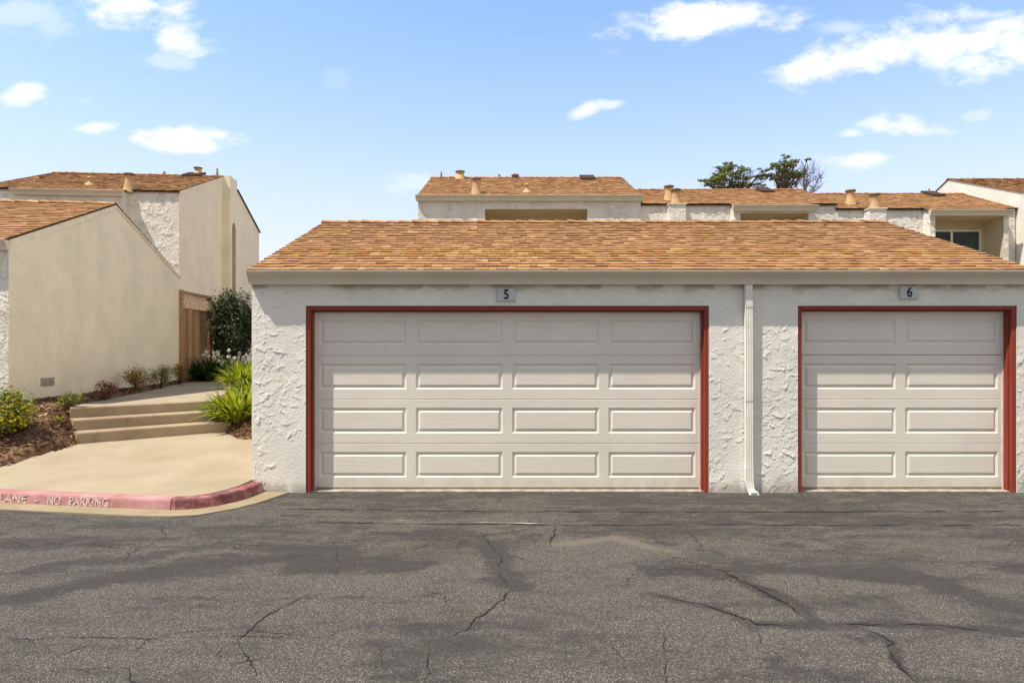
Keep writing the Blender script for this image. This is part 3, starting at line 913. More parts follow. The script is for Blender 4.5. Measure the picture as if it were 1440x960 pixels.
N = 90
def samp(pts, t):
    ln = [0]
    for a, b in zip(pts[:-1], pts[1:]): ln.append(ln[-1] + math.hypot(b[0] - a[0], b[1] - a[1]))
    s = t * ln[-1]
    return (float(np.interp(s, ln, [p[0] for p in pts])), float(np.interp(s, ln, [p[1] for p in pts])))
vs = []; fs = []
for i in range(N + 1):
    t = i / N
    a = samp(KF, t); b = samp(ou, t)
    w = (float(vnoise(np.array([t * 60]), np.array([1.0]), 61)[0]) - .5) * 0.05
    d = Vector((b[0] - a[0], b[1] - a[1])); d = d * (1 + w)
    vs += [(a[0], a[1], 0.022), (a[0] + d.x * .5, a[1] + d.y * .5, 0.016), (a[0] + d.x, a[1] + d.y, 0.013), (a[0] + d.x * 1.01, a[1] + d.y * 1.01, -0.03)]
for i in range(N):
    for q in range(3):
        fs.append((4 * i + q, 4 * i + q + 1, 4 * i + q + 5, 4 * i + q + 4))
mb.add(vs, fs)
struct(mb.build('gutter_apron', M['apron'], fix=True), 'thin tan concrete apron along the foot of the red kerb', 'apron')

def text_mesh(s, size, mat, name, parent=None, xs=1.0, extrude=0.0015, offset=0.0, spacing=1.0):
    cu = bpy.data.curves.new('lettering', 'FONT')
    cu.body = s; cu.size = size; cu.extrude = extrude; cu.offset = offset
    cu.align_x = 'CENTER'; cu.align_y = 'CENTER'; cu.space_character = spacing
    to = bpy.data.objects.new('lettering', cu)
    COL.objects.link(to)
    bpy.context.view_layer.update()
    dg = bpy.context.evaluated_depsgraph_get()
    me = bpy.data.meshes.new_from_object(to.evaluated_get(dg))
    bpy.data.objects.remove(to); bpy.data.curves.remove(cu)
    for vtx in me.vertices:
        vtx.co.x *= xs
    me.materials.clear(); me.materials.append(mat)
    me.name = name
    o = bpy.data.objects.new(name, me); COL.objects.link(o)
    if parent: o.parent = parent
    return o
kdir = Vector((KF[2][0] - KF[1][0], KF[2][1] - KF[1][1])).normalized()
kang = math.atan2(kdir.y, kdir.x)
for word, px0, px1 in (('LANE', -6, 38), ('NO', 64, 86), ('PARKING', 93, 156), ('-', 46, 54)):
    xm = ((px0 + px1) / 2 - CX) * 7.75 / F
    ym = float(kerb_y(xm))
    Yd = ym
    xm = ((px0 + px1) / 2 - CX) * Yd / F
    ym = float(kerb_y(xm))
    t = text_mesh(word, 0.135, M['stencil'], 'kerb_lettering', offset=0.004)
    w = max(vv.co.x for vv in t.data.vertices) - min(vv.co.x for vv in t.data.vertices)
    want = (px1 - px0) * Yd / F
    t.data.transform(Matrix.Scale(want / w, 4, (1, 0, 0)))
    nrm = Vector((kdir.y, -kdir.x))
    t.location = (xm - nrm.x * 0.0065, ym - nrm.y * 0.0065, 0.070)
    t.rotation_euler = (R(90 - 6.5), 0, kang)
    t.parent = kerb_o

# ================================================================== MAIN GARAGE
GX0, GX1, GDEP = -3.253, 6.43, 6.5
garage = thing('garage', 'white stucco garage block with brown shingle roof and two panelled doors', 'garage', (1.6, D, 0), 0, 'garage buildings')
gl = Vector((1.6, D, 0))
ZT = 2.63
SLP = 0.357
EY, EZ = -0.13, 2.765            # roof edge (local y, z)
RY = 3.25; RZ = EZ + (RY - EY) * SLP
OPEN = [(-2.578, 2.462, 2.333), (3.573, 6.311, 2.340)]      # outer edges of the frames and their tops
FW = 0.055
# front wall: real trowelled relief
xs = [GX0]
brk = sorted([GX0, GX1] + [a for o in OPEN for a in (o[0], o[1])])
xs = np.concatenate([np.linspace(a, b, max(2, int(round((b - a) / 0.0075)) + 1))[:-1] for a, b in zip(brk[:-1], brk[1:])] + [[GX1]])
zs = np.concatenate([np.linspace(-0.03, 2.335, 316)[:-1], np.linspace(2.335, ZT + .03, 42)])
X, Zg = np.meshgrid(xs, zs, indexing='ij')
wx = X + (fbm(X * 22, Zg * 22, 5, 4) - .5) * 0.075 + (fbm(X * 6, Zg * 6, 6, 2) - .5) * 0.08
wz = Zg + (fbm(X * 22, Zg * 22, 15, 4) - .5) * 0.075 + (fbm(X * 6, Zg * 6, 16, 2) - .5) * 0.08
h = np.zeros_like(X)
rs = np.random.RandomState(4)
nst = 9000
for i in range(nst):
    cx = rs.uniform(GX0 - .1, GX1 + .1); cz = rs.uniform(-.1, 2.75)
    if any(o[0] + .2 < cx < o[1] - .2 and cz < o[2] - .2 for o in OPEN): continue
    if float(vnoise(np.array([cx * 2.1]), np.array([cz * 2.1]), 44)[0]) < rs.uniform(.15, .85): continue
    a = rs.uniform(.016, .055); b = rs.uniform(.016, .09)
    t = -np.pi / 2 + rs.normal(0, .75) if rs.rand() < .78 else rs.uniform(0, 2 * np.pi)
    R_ = max(a, b)
    i0 = np.searchsorted(xs, cx - R_ - .08); i1 = np.searchsorted(xs, cx + R_ + .08)
    j0 = np.searchsorted(zs, cz - R_ - .08); j1 = np.searchsorted(zs, cz + R_ + .08)
    if i1 <= i0 or j1 <= j0: continue
    lx = wx[i0:i1, j0:j1] - cx; lz = wz[i0:i1, j0:j1] - cz
    p = (lx * np.cos(t) + lz * np.sin(t)) / a; q = (-lx * np.sin(t) + lz * np.cos(t)) / b
    r = np.hypot(p, q)
    m_ = sstep(1.0, .94, r)
    hh = np.clip(.5 + .5 * p, 0, 1) ** 1.6 * (rs.uniform(.0012, .0062) + (.0050 if rs.rand() < .13 else 0)) * np.clip(1.25 - q * q, 0, 1)
    reg = h[i0:i1, j0:j1]
    h[i0:i1, j0:j1] = reg * (1 - m_) + np.maximum(hh, reg * .45 + hh * .3) * m_
h += (fbm(X * 60, Zg * 60, 71, 2) - .5) * 0.0026 + (fbm(X * 2.2, Zg * 2.2, 72, 3) - .5) * 0.009
edge = np.minimum(np.minimum(X - GX0, GX1 - X), 0.05) / 0.05
for o in OPEN:
    pass
P = np.stack([X - gl.x, -h * np.clip(edge, 0.0, 1), Zg], -1)
cxm = (X[:-1, :-1] + X[1:, 1:]) / 2; czm = (Zg[:-1, :-1] + Zg[1:, 1:]) / 2
mask = np.ones(cxm.shape, bool)
for o in OPEN:
    mask &= ~((cxm > o[0]) & (cxm < o[1]) & (czm < 2.335))
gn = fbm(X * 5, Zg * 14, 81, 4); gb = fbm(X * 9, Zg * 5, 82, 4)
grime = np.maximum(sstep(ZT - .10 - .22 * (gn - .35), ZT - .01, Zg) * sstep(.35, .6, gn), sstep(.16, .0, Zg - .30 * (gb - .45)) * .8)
front = grid_mesh('front_wall', P, mask, M['stucco_front'], garage, attrs={'grime': grime})
mb = MB()
for o in OPEN:
    for x in o[:2]:
        mb.quad((x - gl.x, -.002, -.03), (x - gl.x, .06, -.03), (x - gl.x, .06, 2.335), (x - gl.x, -.002, 2.335))
    mb.quad((o[0] - gl.x, -.002, 2.335), (o[0] - gl.x, .06, 2.335), (o[1] - gl.x, .06, 2.335), (o[1] - gl.x, -.002, 2.335))
mb.build('wall_return', M['stucco_front'], front)
# side and rear walls, one shell
mb = MB()
for x in (GX0 - gl.x, GX1 - gl.x):
    prof = [(0.0, -0.03), (GDEP, -0.03), (GDEP, EZ - .05), (RY, RZ - .06), (0.0, EZ - 0.02 + 0.0)]
    mb.add([(x, y, z) for y, z in prof], [tuple(range(5))])
mb.quad((GX0 - gl.x, GDEP, -0.03), (GX1 - gl.x, GDEP, -0.03), (GX1 - gl.x, GDEP, EZ - .05), (GX0 - gl.x, GDEP, EZ - .05))
mb.build('side_wall', M['stucco_cream'], garage)
# roof
rb = MB(); rb.extra = [M['shingle_edge']]
rgs = random.Random(11)
x0, x1 = GX0 - gl.x + 0.0, GX1 - gl.x + 0.02
db = MB()
db.add([(x0, EY, EZ - .012), (x1, EY, EZ - .012), (x1, RY, RZ - .012), (x0, RY, RZ - .012), (x1, 2 * RY - EY, EZ - .012), (x0, 2 * RY - EY, EZ - .012),
        (x0, EY, EZ - .05), (x1, EY, EZ - .05)],
       [(0, 1, 2, 3), (3, 2, 4, 5), (0, 6, 7, 1)])
shingles(rb, x0, x1, EY, EZ, RY, RZ, 0.15, rgs, .065, .18)
shingles(rb, x0, x1, 2 * RY - EY, EZ, RY, RZ, 0.19, rgs)
ridge_caps(rb, x0, x1, RY, RZ + .012, SLP, rg=rgs)
roof = rb.build('roof', M['shingle'], garage)
db.build('roof_deck', M['deck'], roof)
# rake trim at both gables
for x, s in ((x0, -1), (x1, 1)):
    mb = MB()
    for (ya, za, yb, zb_) in ((0.0, EZ + .045, RY, RZ), (RY, RZ, GDEP, EZ)):
        xa, xb = sorted((x - s * 0.012, x + s * 0.022))
        mb.add([(xa, ya, za - .15), (xb, ya, za - .15), (xb, ya, za - .015), (xa, ya, za - .015), (xa, yb, zb_ - .15), (xb, yb, zb_ - .15), (xb, yb, zb_ - .015), (xa, yb, zb_ - .015)],
               [(0, 1, 2, 3), (7, 6, 5, 4), (0, 4, 5, 1), (1, 5, 6, 2), (2, 6, 7, 3), (3, 7, 4, 0)])
    mb.build('rake_trim', M['trim'], garage)
# gutter
mb = MB()
mb.extrude_x(gutter_profile(0.004, 2.762, 0.172, 0.168), GX0 - gl.x - 0.01, GX1 - gl.x + .05)
gut = mb.build('gutter', M['gutter'], garage, fix=True)
# downspout: ribbed rectangular pipe with sleeve and a kicked-out shoe
mb = MB()
def rib_prof(w, d):
    pts = [(-w / 2, 0), (-w / 2, -d)]
    n = 3
    for i in range(n):
        xa = -w / 2 + w * (i + .22) / n; xb = -w / 2 + w * (i + .5) / n; xc = -w / 2 + w * (i + .78) / n
        pts += [(xa, -d), (xb - .004, -d + .004), (xb + .004, -d + .004), (xc, -d)]
    pts += [(w / 2, -d), (w / 2, 0)]
    return pts
def pipe_run(stations, w, d):
    pr = rib_prof(w, d); n = len(pr); vs = []; fs = []
    for (x, y, z, tilt) in stations:
        for (a, b) in pr:
            vs.append((x + a, y + b * math.cos(tilt), z + b * math.sin(tilt)))
    for s in range(len(stations) - 1):
        for q in range(n):
            fs.append((s * n + q, s * n + (q + 1) % n, (s + 1) * n + (q + 1) % n, (s + 1) * n + q))
    fs += [tuple(range(n))]
    mb.add(vs, fs)
dxp = 2.948 - gl.x
pipe_run([(dxp - .012, -.02, 2.61, 0), (dxp - .004, -.014, 0.30, 0)], 0.086, 0.062)
pipe_run([(dxp - .004, -.010, 0.335, 0), (dxp - .002, -.010, 0.16, 0), (dxp + .008, -.022, 0.09, .35), (dxp + .026, -.065, 0.045, .8), (dxp + .045, -.12, 0.026, 1.1)], 0.094, 0.068)
for z in (2.35, 1.2):
    mb.box(dxp - .085, dxp + .075, -.094, -.088, z, z + .0)
mb2 = mb
mb.build('downspout', M['white_metal'], garage, fix=True)

# door frames
def frame(o):
    a, b, zt = o
    a -= gl.x; b -= gl.x
    mb = MB()
    y0, y1 = 0.010, 0.185
    mb.bevbox(a - .03, a + FW, y0, y1, -0.02, zt + .03, .005)
    mb.bevbox(b - FW, b + .03, y0, y1, -0.02, zt + .03, .005)
    mb.bevbox(a + FW + .0005, b - FW - .0005, y0, y1, zt - FW, zt + .03, .005)
    # stop moulding
    s = 0.016
    mb.bevbox(a + FW, a + FW + s, .065, .137, -0.02, zt - FW - .001, .003)
    mb.bevbox(b - FW - s, b - FW, .065, .137, -0.02, zt - FW - .001, .003)
    mb.bevbox(a + FW + s + .001, b - FW - s - .001, .065, .137, zt - FW - s, zt - FW, .003)
    fr = mb.build('door_frame', M['red'], garage)
    mb = MB()
    mb.box(a + FW + .001, a + FW + .028, .138, .147, 0, zt - FW - .012)
    mb.box(b - FW - .028, b - FW - .001, .138, .147, 0, zt - FW - .012)
    mb.box(a + FW + .03, b - FW - .03, .138, .147, zt - FW - .026, zt - FW - .002)
    mb.build('weatherstrip', M['caulk'], fr)
def garage_door(o, ncol):
    a = o[0] + FW - gl.x + .004; b = o[1] - FW - gl.x - .004
    zt = o[2] - FW - 0.004; zb0 = 0.035
    y = 0.150
    mb = MB()
    mb.box(a, b, y + .035, y + .05, 0.0, zt)
    mb.box(a, b, y + .004, y + .034, 0.012, zb0 - .003)
    dr = mb.build('garage_door', M['seal'], garage)
    Hs = (zt - zb0) / 4
    W = b - a
    mg = 0.070; gap = 0.118
    pw = (W - 2 * mg - gap * (ncol - 1)) / ncol
    for r in range(4):
        z0 = zb0 + r * Hs + .0012; z1 = zb0 + (r + 1) * Hs - .0012
        mb = MB()
        pz0 = z0 + 0.130; pz1 = z1 - 0.105
        xe = [a]
        for c in range(ncol):
            xe += [a + mg + c * (pw + gap), a + mg + c * (pw + gap) + pw]
        xe += [b]
        ze = [z0 + .005, pz0, pz1, z1 - .005]
        e = .005
        # face plate around the panels
        for i in range(len(xe) - 1):
            for j in range(3):
                if j == 1 and i % 2 == 1: continue
                mb.quad((xe[i], y, ze[j]), (xe[i + 1], y, ze[j]), (xe[i + 1], y, ze[j + 1]), (xe[i], y, ze[j + 1]))
        # rolled section edges
        mb.quad((a, y + e, z0), (b, y + e, z0), (b, y, z0 + e), (a, y, z0 + e))
        mb.quad((a, y, z1 - e), (b, y, z1 - e), (b, y + e, z1), (a, y + e, z1))
        mb.quad((a, y + .034, z0), (b, y + .034, z0), (b, y + e, z0), (a, y + e, z0))
        mb.quad((a, y + e, z1), (b, y + e, z1), (b, y + .034, z1), (a, y + .034, z1))
        mb.quad((a, y + .034, z0), (a, y, z0 + e), (a, y, z1 - e), (a, y + .034, z1))
        mb.quad((b, y, z0 + e), (b, y + .034, z0), (b, y + .034, z1), (b, y, z1 - e))
        for c in range(ncol):
            px0, px1 = xe[1 + 2 * c], xe[2 + 2 * c]
            rings = [(0, 0), (.024, .0165), (.029, .0165), (.056, .001), (.060, .0005)]
            vs = []; fs = []
            for ins, dep in rings:
                vs += [(px0 + ins, y + dep, pz0 + ins), (px1 - ins, y + dep, pz0 + ins), (px1 - ins, y + dep, pz1 - ins), (px0 + ins, y + dep, pz1 - ins)]
            for q in range(len(rings) - 1):
                for s in range(4):
                    fs.append((4 * q + s, 4 * q + (s + 1) % 4, 4 * q + 4 + (s + 1) % 4, 4 * q + 4 + s))
            l = 4 * (len(rings) - 1)
            fs.append((l, l + 1, l + 2, l + 3))
            mb.add(vs, fs)
        so_ = mb.build('door_section', M['door'], dr)
        so_.location = (0, rnd.uniform(-.0012, .0012), rnd.uniform(-.0008, .0008)); so_.rotation_euler = (0, R(rnd.uniform(-.03, .03)), 0)
for o, n in ((OPEN[0], 4), (OPEN[1], 2)):
    frame(o); garage_door(o, n)
# concrete sills under the doors
for o in OPEN:
    mb = MB()
    mb.bevbox(o[0] - gl.x + .05, o[1] - gl.x - .05, 0.055, .19, -0.03, 0.012, .006)
    mb.build('door_sill', M['streak'], garage)
# number plates
for px, py, s in ((712, 414.5, '5'), (1277, 411.5, '6')):
    c = at_depth(px, py, D)
    t = thing('number_sign', 'small grey plate with black number %s above the %s garage door' % (s, 'wide four-column' if s == '5' else 'narrow two-column'), 'number sign',
              (c.x, D - 0.012, c.z), 0, 'garage number plates')
    mb = MB(); mb.bevbox(-.116, .116, -.020, .012, -.081, .081, .004)
    mb.build('plate', M['plate'], t)
    n = text_mesh(s, 0.165, M['black'], 'numeral', t, xs=0.86, offset=0.004)
    n.location = (0, -.0218, -.002); n.rotation_euler = (R(90), 0, 0)

# ================================================================== HOUSES
def flue(c, hgt, r, roofobj, onpier=False):
    mb = MB()
    rr = r
    if onpier: mb.lathe((c[0], c[1], c[2]), [(rr * 1.4, 0), (rr * 1.3, .04), (rr * 1.1, hgt * .3), (rr, hgt * .5), (rr * .96, hgt * .82), (rr * 1.02, hgt * .86), (.001, hgt * .86)], 18)
    else: mb.lathe((c[0], c[1], c[2] - .12), [(rr * 1.75, 0), (rr * 1.45, .10), (rr * 1.2, .22), (rr * 1.0, .12 + hgt * .45), (rr * .96, .12 + hgt * .82), (rr * 1.02, .12 + hgt * .86), (0.001, .12 + hgt * .86)], 18)
    f = mb.build('flue_pipe', M['flue'], roofobj)
    mb = MB()
    mb.lathe((c[0], c[1], c[2]), [(rr * 1.06, hgt * .845), (rr * 1.32, hgt * .88), (rr * 1.36, hgt * .97), (rr * 1.2, hgt), (0.001, hgt * 1.01)], 18)
    mb.build('flue_cap', M['flue_cap'], roofobj)
def wall_hole(mb, x0, x1, z0, z1, hole, y):
    if not hole:
        mb.quad((x0, y, z0), (x1, y, z0), (x1, y, z1), (x0, y, z1)); return
    a, b, c, d = hole
    for (p, q, r, s) in ((x0, a, z0, z1), (b, x1, z0, z1), (a, b, z0, c), (a, b, d, z1)):
        if q - p > 1e-4 and s - r > 1e-4:
            mb.quad((p, y, r), (q, y, r), (q, y, s), (p, y, s))

HG = 'row houses behind the garages'
def house(label, loc, rz, x0, x1, zb, ze, slope, yr, depth, boxes, win=True, gutter_all=False, seed=1, right_mat=None, wallmat='stucco_far', sidecol='stucco_cream'):
    """local frame: x along the front, y=0 the main front wall; ze = roof height above y=0"""
    h = thing('house', label, 'house', loc, rz, HG)
    rg = random.Random(seed)
    zr = ze + yr * slope
    zroof = lambda y: ze + y * slope if y < yr else zr - (y - yr) * slope
    mb = MB()
    # front wall pieces with the balcony hole
    xc = x0
    for bx in sorted(boxes):
        a, b, proj, oa, ob, oz0, oz1, rec = bx
        if proj > 0:
            if a > xc: wall_hole(mb, xc, a, zb, ze - .012, None, 0.0)
            wall_hole(mb, a, b, zb, zroof(-proj) - .05, (oa, ob, oz0, oz1), -proj)
            for x in (a, b):
                mb.add([(x, -proj, zb), (x, .3, zb), (x, .3, zroof(.3) - .015), (x, -proj, zroof(-proj) - .015)], [(0, 1, 2, 3)])
            xc = b
        else:
            wall_hole(mb, a, b, zb, ze - .04, (oa, ob, oz0, oz1), 0.0)
            xc = b
    if xc < x1: wall_hole(mb, xc, x1, zb, ze - .012, None, 0.0)
    mb.build('front_wall', M[wallmat], h)
    mb = MB()
    for x in (x0, x1):
        pr = [(0, zb), (depth, zb), (depth, zroof(depth) - .015), (yr, zr - .015), (0, ze - .015)]
        mb.add([(x, y, z) for y, z in pr], [tuple(range(5))])
    mb.quad((x0, depth, zb), (x1, depth, zb), (x1, depth, zroof(depth)), (x0, depth, zroof(depth)))
    mb.build('side_wall', M[sidecol], h)
    # roof
    rb = MB(); rb.extra = [M['shingle_edge']]; db = MB()
    ef = -0.05
    ex0, ex1 = x0 - .03, x1 + .03
    db.add([(ex0, ef, zroof(ef) - .01), (ex1, ef, zroof(ef) - .01), (ex1, yr, zr - .01), (ex0, yr, zr - .01), (ex1, depth + .1, zroof(depth + .1) - .01), (ex0, depth + .1, zroof(depth + .1) - .01),
            (ex0, ef, zroof(ef) - .06), (ex1, ef, zroof(ef) - .06)], [(0, 1, 2, 3), (3, 2, 4, 5), (0, 6, 7, 1)])
    shingles(rb, ex0, ex1, ef, zroof(ef), yr, zr, .16, rg)
    shingles(rb, ex0, ex1, depth + .1, zroof(depth + .1), yr, zr, .25, rg, .2, .4)
    ridge_caps(rb, ex0, ex1, yr, zr + .01, slope, rg=rg)
    for bx in boxes:
        a, b, proj = bx[:3]
        if proj > 0:
            y0 = -proj - .06
            shingles(rb, a - .04, b + .04, y0, zroof(y0), ef, zroof(ef), .16, rg)
            db.add([(a - .04, y0, zroof(y0) - .01), (b + .04, y0, zroof(y0) - .01), (b + .04, 0.1, zroof(.1) - .01), (a - .04, .1, zroof(.1) - .01)], [(0, 1, 2, 3)])
            db.add([(a - .04, y0, zroof(y0) - .05), (b + .04, y0, zroof(y0) - .05), (b + .04, 0.1, zroof(.1) - .05), (a - .04, .1, zroof(.1) - .05)], [(0, 1, 2, 3)])
    rf = rb.build('roof', M['shingle'], h)
    db.build('roof_deck', M['deck'], rf)
    for bx in boxes:
        a, b, proj, oa, ob, oz0, oz1, rec = bx
        mb = MB()
        yg = -proj - .002
        zt = zroof(yg) - .005
        mb.extrude_x(gutter_profile(yg, zt, .165, .17), a - .06, b + .06)
        mb.build('gutter', M['gutter_light'], h, fix=True)
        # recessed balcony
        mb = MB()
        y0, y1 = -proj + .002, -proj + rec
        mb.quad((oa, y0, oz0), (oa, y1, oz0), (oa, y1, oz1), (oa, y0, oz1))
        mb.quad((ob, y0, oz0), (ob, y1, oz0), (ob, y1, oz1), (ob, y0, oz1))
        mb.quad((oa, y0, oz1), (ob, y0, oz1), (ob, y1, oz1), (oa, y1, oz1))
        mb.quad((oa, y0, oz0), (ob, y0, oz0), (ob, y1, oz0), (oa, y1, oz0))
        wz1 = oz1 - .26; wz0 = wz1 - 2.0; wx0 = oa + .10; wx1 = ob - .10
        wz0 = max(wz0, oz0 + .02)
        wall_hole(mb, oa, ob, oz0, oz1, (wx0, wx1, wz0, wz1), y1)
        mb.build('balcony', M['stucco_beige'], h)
        # sliding window
        fb = MB(); t = .06
        fb.box(wx0, wx1, y1 - .03, y1 + .05, wz1 - t, wz1 - .002); fb.box(wx0, wx1, y1 - .03, y1 + .05, wz0, wz0 + t)
        fb.box(wx0, wx0 + t, y1 - .028, y1 + .048, wz0 + t, wz1 - t); fb.box(wx1 - t, wx1, y1 - .028, y1 + .048, wz0 + t, wz1 - t)
        xm = wx0 + (wx1 - wx0) * .5
        fb.box(xm - .035, xm + .035, y1 - .026, y1 + .046, wz0 + t, wz1 - t)
        wn = fb.build('window', M['white_metal'], h)
        g = MB(); g.box(wx0 + t, xm - .035, y1 + .01, y1 + .016, wz0 + t, wz1 - t); g.build('pane', M['glass'], wn)
        g = MB(); g.box(xm + .035, wx1 - t, y1 + .01, y1 + .016, wz0 + t, wz1 - t); g.build('pane', M['glass'], wn)
        dk = MB()
        dk.box(wx0, wx1, y1 + .06, y1 + 2.2, wz0 - .05, wz1 + .05)
        dk.f = [f for i, f in enumerate(dk.f) if i != 2]; dk.sm = dk.sm[:-1]
        dk.build('room', M['dark'], wn)
        cb = MB(); n = 40; vs = []; fs = []
        ca, cbx = xm + (wx1 - xm) * .55, wx1 - .03
        for i in range(n + 1):
            x = ca + (cbx - ca) * i / n
            yv = y1 + .085 + .03 * math.sin(i * 1.9)
            vs += [(x, yv, wz0), (x, yv, wz1)]
        fs = [(2 * i, 2 * i + 2, 2 * i + 3, 2 * i + 1) for i in range(n)]
        cb.add(vs, fs, True)
        cb.build('curtain', M['curtain'], wn)
    h['_'] = 0
    del h['_']
    return h, rf, zroof
def to_local(h, p):
    m = Matrix.Translation(h.location) @ Matrix.Rotation(h.rotation_euler[2], 4, 'Z')
    return m.inverted() @ Vector(p)
def on_roof(h, zroof, slope, ze, px, py):
    """where the sight line of a photo pixel meets the front roof slope, in the house frame"""
    d = Vector(((px - CX) / F, 1.0, (HY - py) / F))
    o = Vector((0, 0, EYE))
    a = to_local(h, o); b = to_local(h, o + d) - a
    t = (ze + a.y * slope - a.z) / (b.z - b.y * slope)
    return a + b * t
def small_pipe(c, hgt, r, rf):
    mb = MB(); mb.lathe((c.x, c.y, c.z - .1), [(r * 1.8, 0), (r * 1.6, .12), (r, .2), (r, .1 + hgt), (.001, .1 + hgt)], 10)
    mb.build('vent_pipe', M['pipe'], rf)
def sky_box(c, w, rf, slope):
    mb = MB()
    l = .7
    vs = []
    for dz in (0, .10):
        for (x, y) in ((-w / 2, -l / 2), (w / 2, -l / 2), (w / 2, l / 2), (-w / 2, l / 2)):
            vs.append((c.x + x, c.y + y, c.z + y * slope + dz - .01))
    mb.add(vs, [(4, 5, 6, 7), (0, 1, 5, 4), (1, 2, 6, 5), (2, 3, 7, 6), (3, 0, 4, 7)])
    mb.build('skylight', M['skylight'], rf)
def cone_vent(c, rf):
    mb = MB(); mb.lathe((c.x, c.y, c.z - .05), [(.16, 0), (.12, .09), (.05, .13), (.045, .25), (.08, .25), (.05, .31), (.001, .32)], 12)
    mb.build('roof_vent', M['flue'], rf)

YH = 2.4 * D
s5 = 0.40
# middle two-storey house
hA, rA, zA = house('white two-storey house with long gutter and balcony slot, directly behind the wide garage door', (0.5, YH, 1.1), 0, -2.82 - .5, 3.86 - .5, 0, 6.385 - 1.1, s5, 3.58, 8.0,
                   [(-2.82 - .5, 3.86 - .5, 0, -.81 - .5, 2.26 - .5, 3.6 - 1.1, 5.98 - 1.1, 1.1)], seed=21)
for (px, py, hg, r) in ((669.5, 272, .47, .115), (647, 251, .25, .13)):
    c = on_roof(hA, zA, s5, 6.385 - 1.1, px, py); flue(c, hg, r, rA)
small_pipe(on_roof(hA, zA, s5, 5.285, 620.5, 250.5), .22, .03, rA); small_pipe(on_roof(hA, zA, s5, 5.285, 702, 250), .12, .035, rA)
c = on_roof(hA, zA, s5, 5.285, 724.5, 250.5)
mb = MB(); mb.lathe((c.x, c.y, c.z - .05), [(.10, 0), (.10, .12), (.14, .13), (.13, .17), (.05, .2), (.001, .2)], 14); mb.build('roof_vent', M['flue_cap'], rA)
cone_vent(on_roof(hA, zA, s5, 5.285, 741, 270), rA)
sky_box(on_roof(hA, zA, s5, 5.285, 826, 251.5), .5, rA, s5)
mb = MB(); mb.box(-3.36, -3.05, 3.45, 4.6, 4.5, 5.285 + 3.58 * s5 + .01)
mb.build('chimney', M['stucco_far'], rA)

# two lower houses to the right
zeB = 4.29 + .35 * s5 + EYE - 1.1
YW = YH + .36
xB0, xB1 = 3.89, 9.88
oB = (xB0 + xB1) / 2
hB, rB, zB = house('lower white house with shadowed balcony slot and two tan flues, right of the middle house', (oB, YW, 1.1), 0, xB0 - oB, xB1 - oB, 0, zeB, s5, 2.46, 6.6,
                   [(6.66 - oB, 9.08 - oB, .36, 6.85 - oB, 8.90 - oB, 1.6, zeB - .145 - .22, .95)], seed=22)
zeC = 4.15 + .35 * s5 + EYE - 1.1
xC0, xC1 = 9.89, 15.36
oC = (xC0 + xC1) / 2
hC, rC, zC = house('lower white house with sliding glass door and curtain in its balcony, near right edge', (oC, YW, 1.1), 0, xC0 - oC, xC1 - oC, 0, zeC, s5, 2.46, 6.6,
                   [(12.55 - oC, 14.90 - oC, .36, 12.70 - oC, 14.75 - oC, 1.6, zeC - .145 - .18, .85)], seed=23)
for hh, rr, zz, ze_, oo, pier, fl, extra in ((hB, rB, zB, zeB, oB, (4.74, 5.22), (953.5, 289, .46, .115), (940.5, 281, .44, .12)),
                                             (hC, rC, zC, zeC, oC, (10.74, 11.24), (1228, 296, .46, .12), (1196, 287, .44, .12))):
    mb = MB()
    ztop = ze_ - .10
    mb.box(pier[0] - oo, pier[1] - oo, -.34, -.002, 0, ztop)
    mb.build('flue_pier', M['stucco_far'], hh)
    mb = MB(); mb.box(pier[0] - oo - .03, pier[1] - oo + .03, -.37, -.052, ztop + .001, ztop + .03); mb.build('pier_cap', M['trim'], hh)
    flue(Vector(((pier[0] + pier[1]) / 2 - oo - .03, -.2, ztop + .028)), fl[2], fl[3], rr, True)
    flue(on_roof(hh, zz, s5, ze_, extra[0], extra[1]), extra[2], extra[3], rr)
sky_box(on_roof(hB, zB, s5, zeB, 1075, 269), .42, rB, s5)
sky_box(on_roof(hC, zC, s5, zeC, 1312, 274.5), .42, rC, s5)
small_pipe(on_roof(hC, zC, s5, zeC, 1306.5, 273.5), .2, .03, rC)

# tall house at the right edge
zeD = 4.67 + EYE - 1.1
hD, rD, zD = house('taller white house with sunlit left gable, cut off by the right edge', (18.4, YH, 1.1), 0, 15.40 - 18.4, 21.4 - 18.4, 0, zeD, .36, 3.6, 8.0,
                   [(15.40 - 18.4, 21.4 - 18.4, 0, -1.4, 1.6, 2.4, 4.85, 1.1)], seed=24, sidecol='stucco_front')
# left two-storey house, turned a little
rzL = R(5.0)
zeL = 4.86 + EYE - 1.1
hL, rL, zL = house('tall white two-storey house with cream side wall and arched slot, at upper left', (-10.24, 21.0, 1.1), rzL, -5.83, 0.0, 0, zeL, .36, 4.0, 4.4,
                   [(-4.57, -1.51, .36, -4.2, -1.9, 2.2, zeL - .13 - .75, .9)], seed=25)
for (px, py, hg, r) in ((182, 266, .48, .125), (278.5, 246, .27, .12)):
    flue(on_roof(hL, zL, .36, zeL, px, py), hg, r, rL)
small_pipe(on_roof(hL, zL, .36, zeL, 305.5, 246.5), .26, .035, rL); small_pipe(on_roof(hL, zL, .36, zeL, 231, 245), .1, .04, rL)
cone_vent(on_roof(hL, zL, .36, zeL, 126, 260), rL)
sky_box(on_roof(hL, zL, .36, zeL, 273, 247), .6, rL, .36)
# rear wing, stepped out, with a raised chimney block and an arched slot
zr = zeL + 4.0 * .36
mb = MB()
xw = 0.26
zw = lambda y: zr - .02 - (y - 4.0) * .36
yb = 7.77
n = 14
ya, ybb = 4.24, 4.66     # slot
zs0, zs1 = 2.2, 5.05
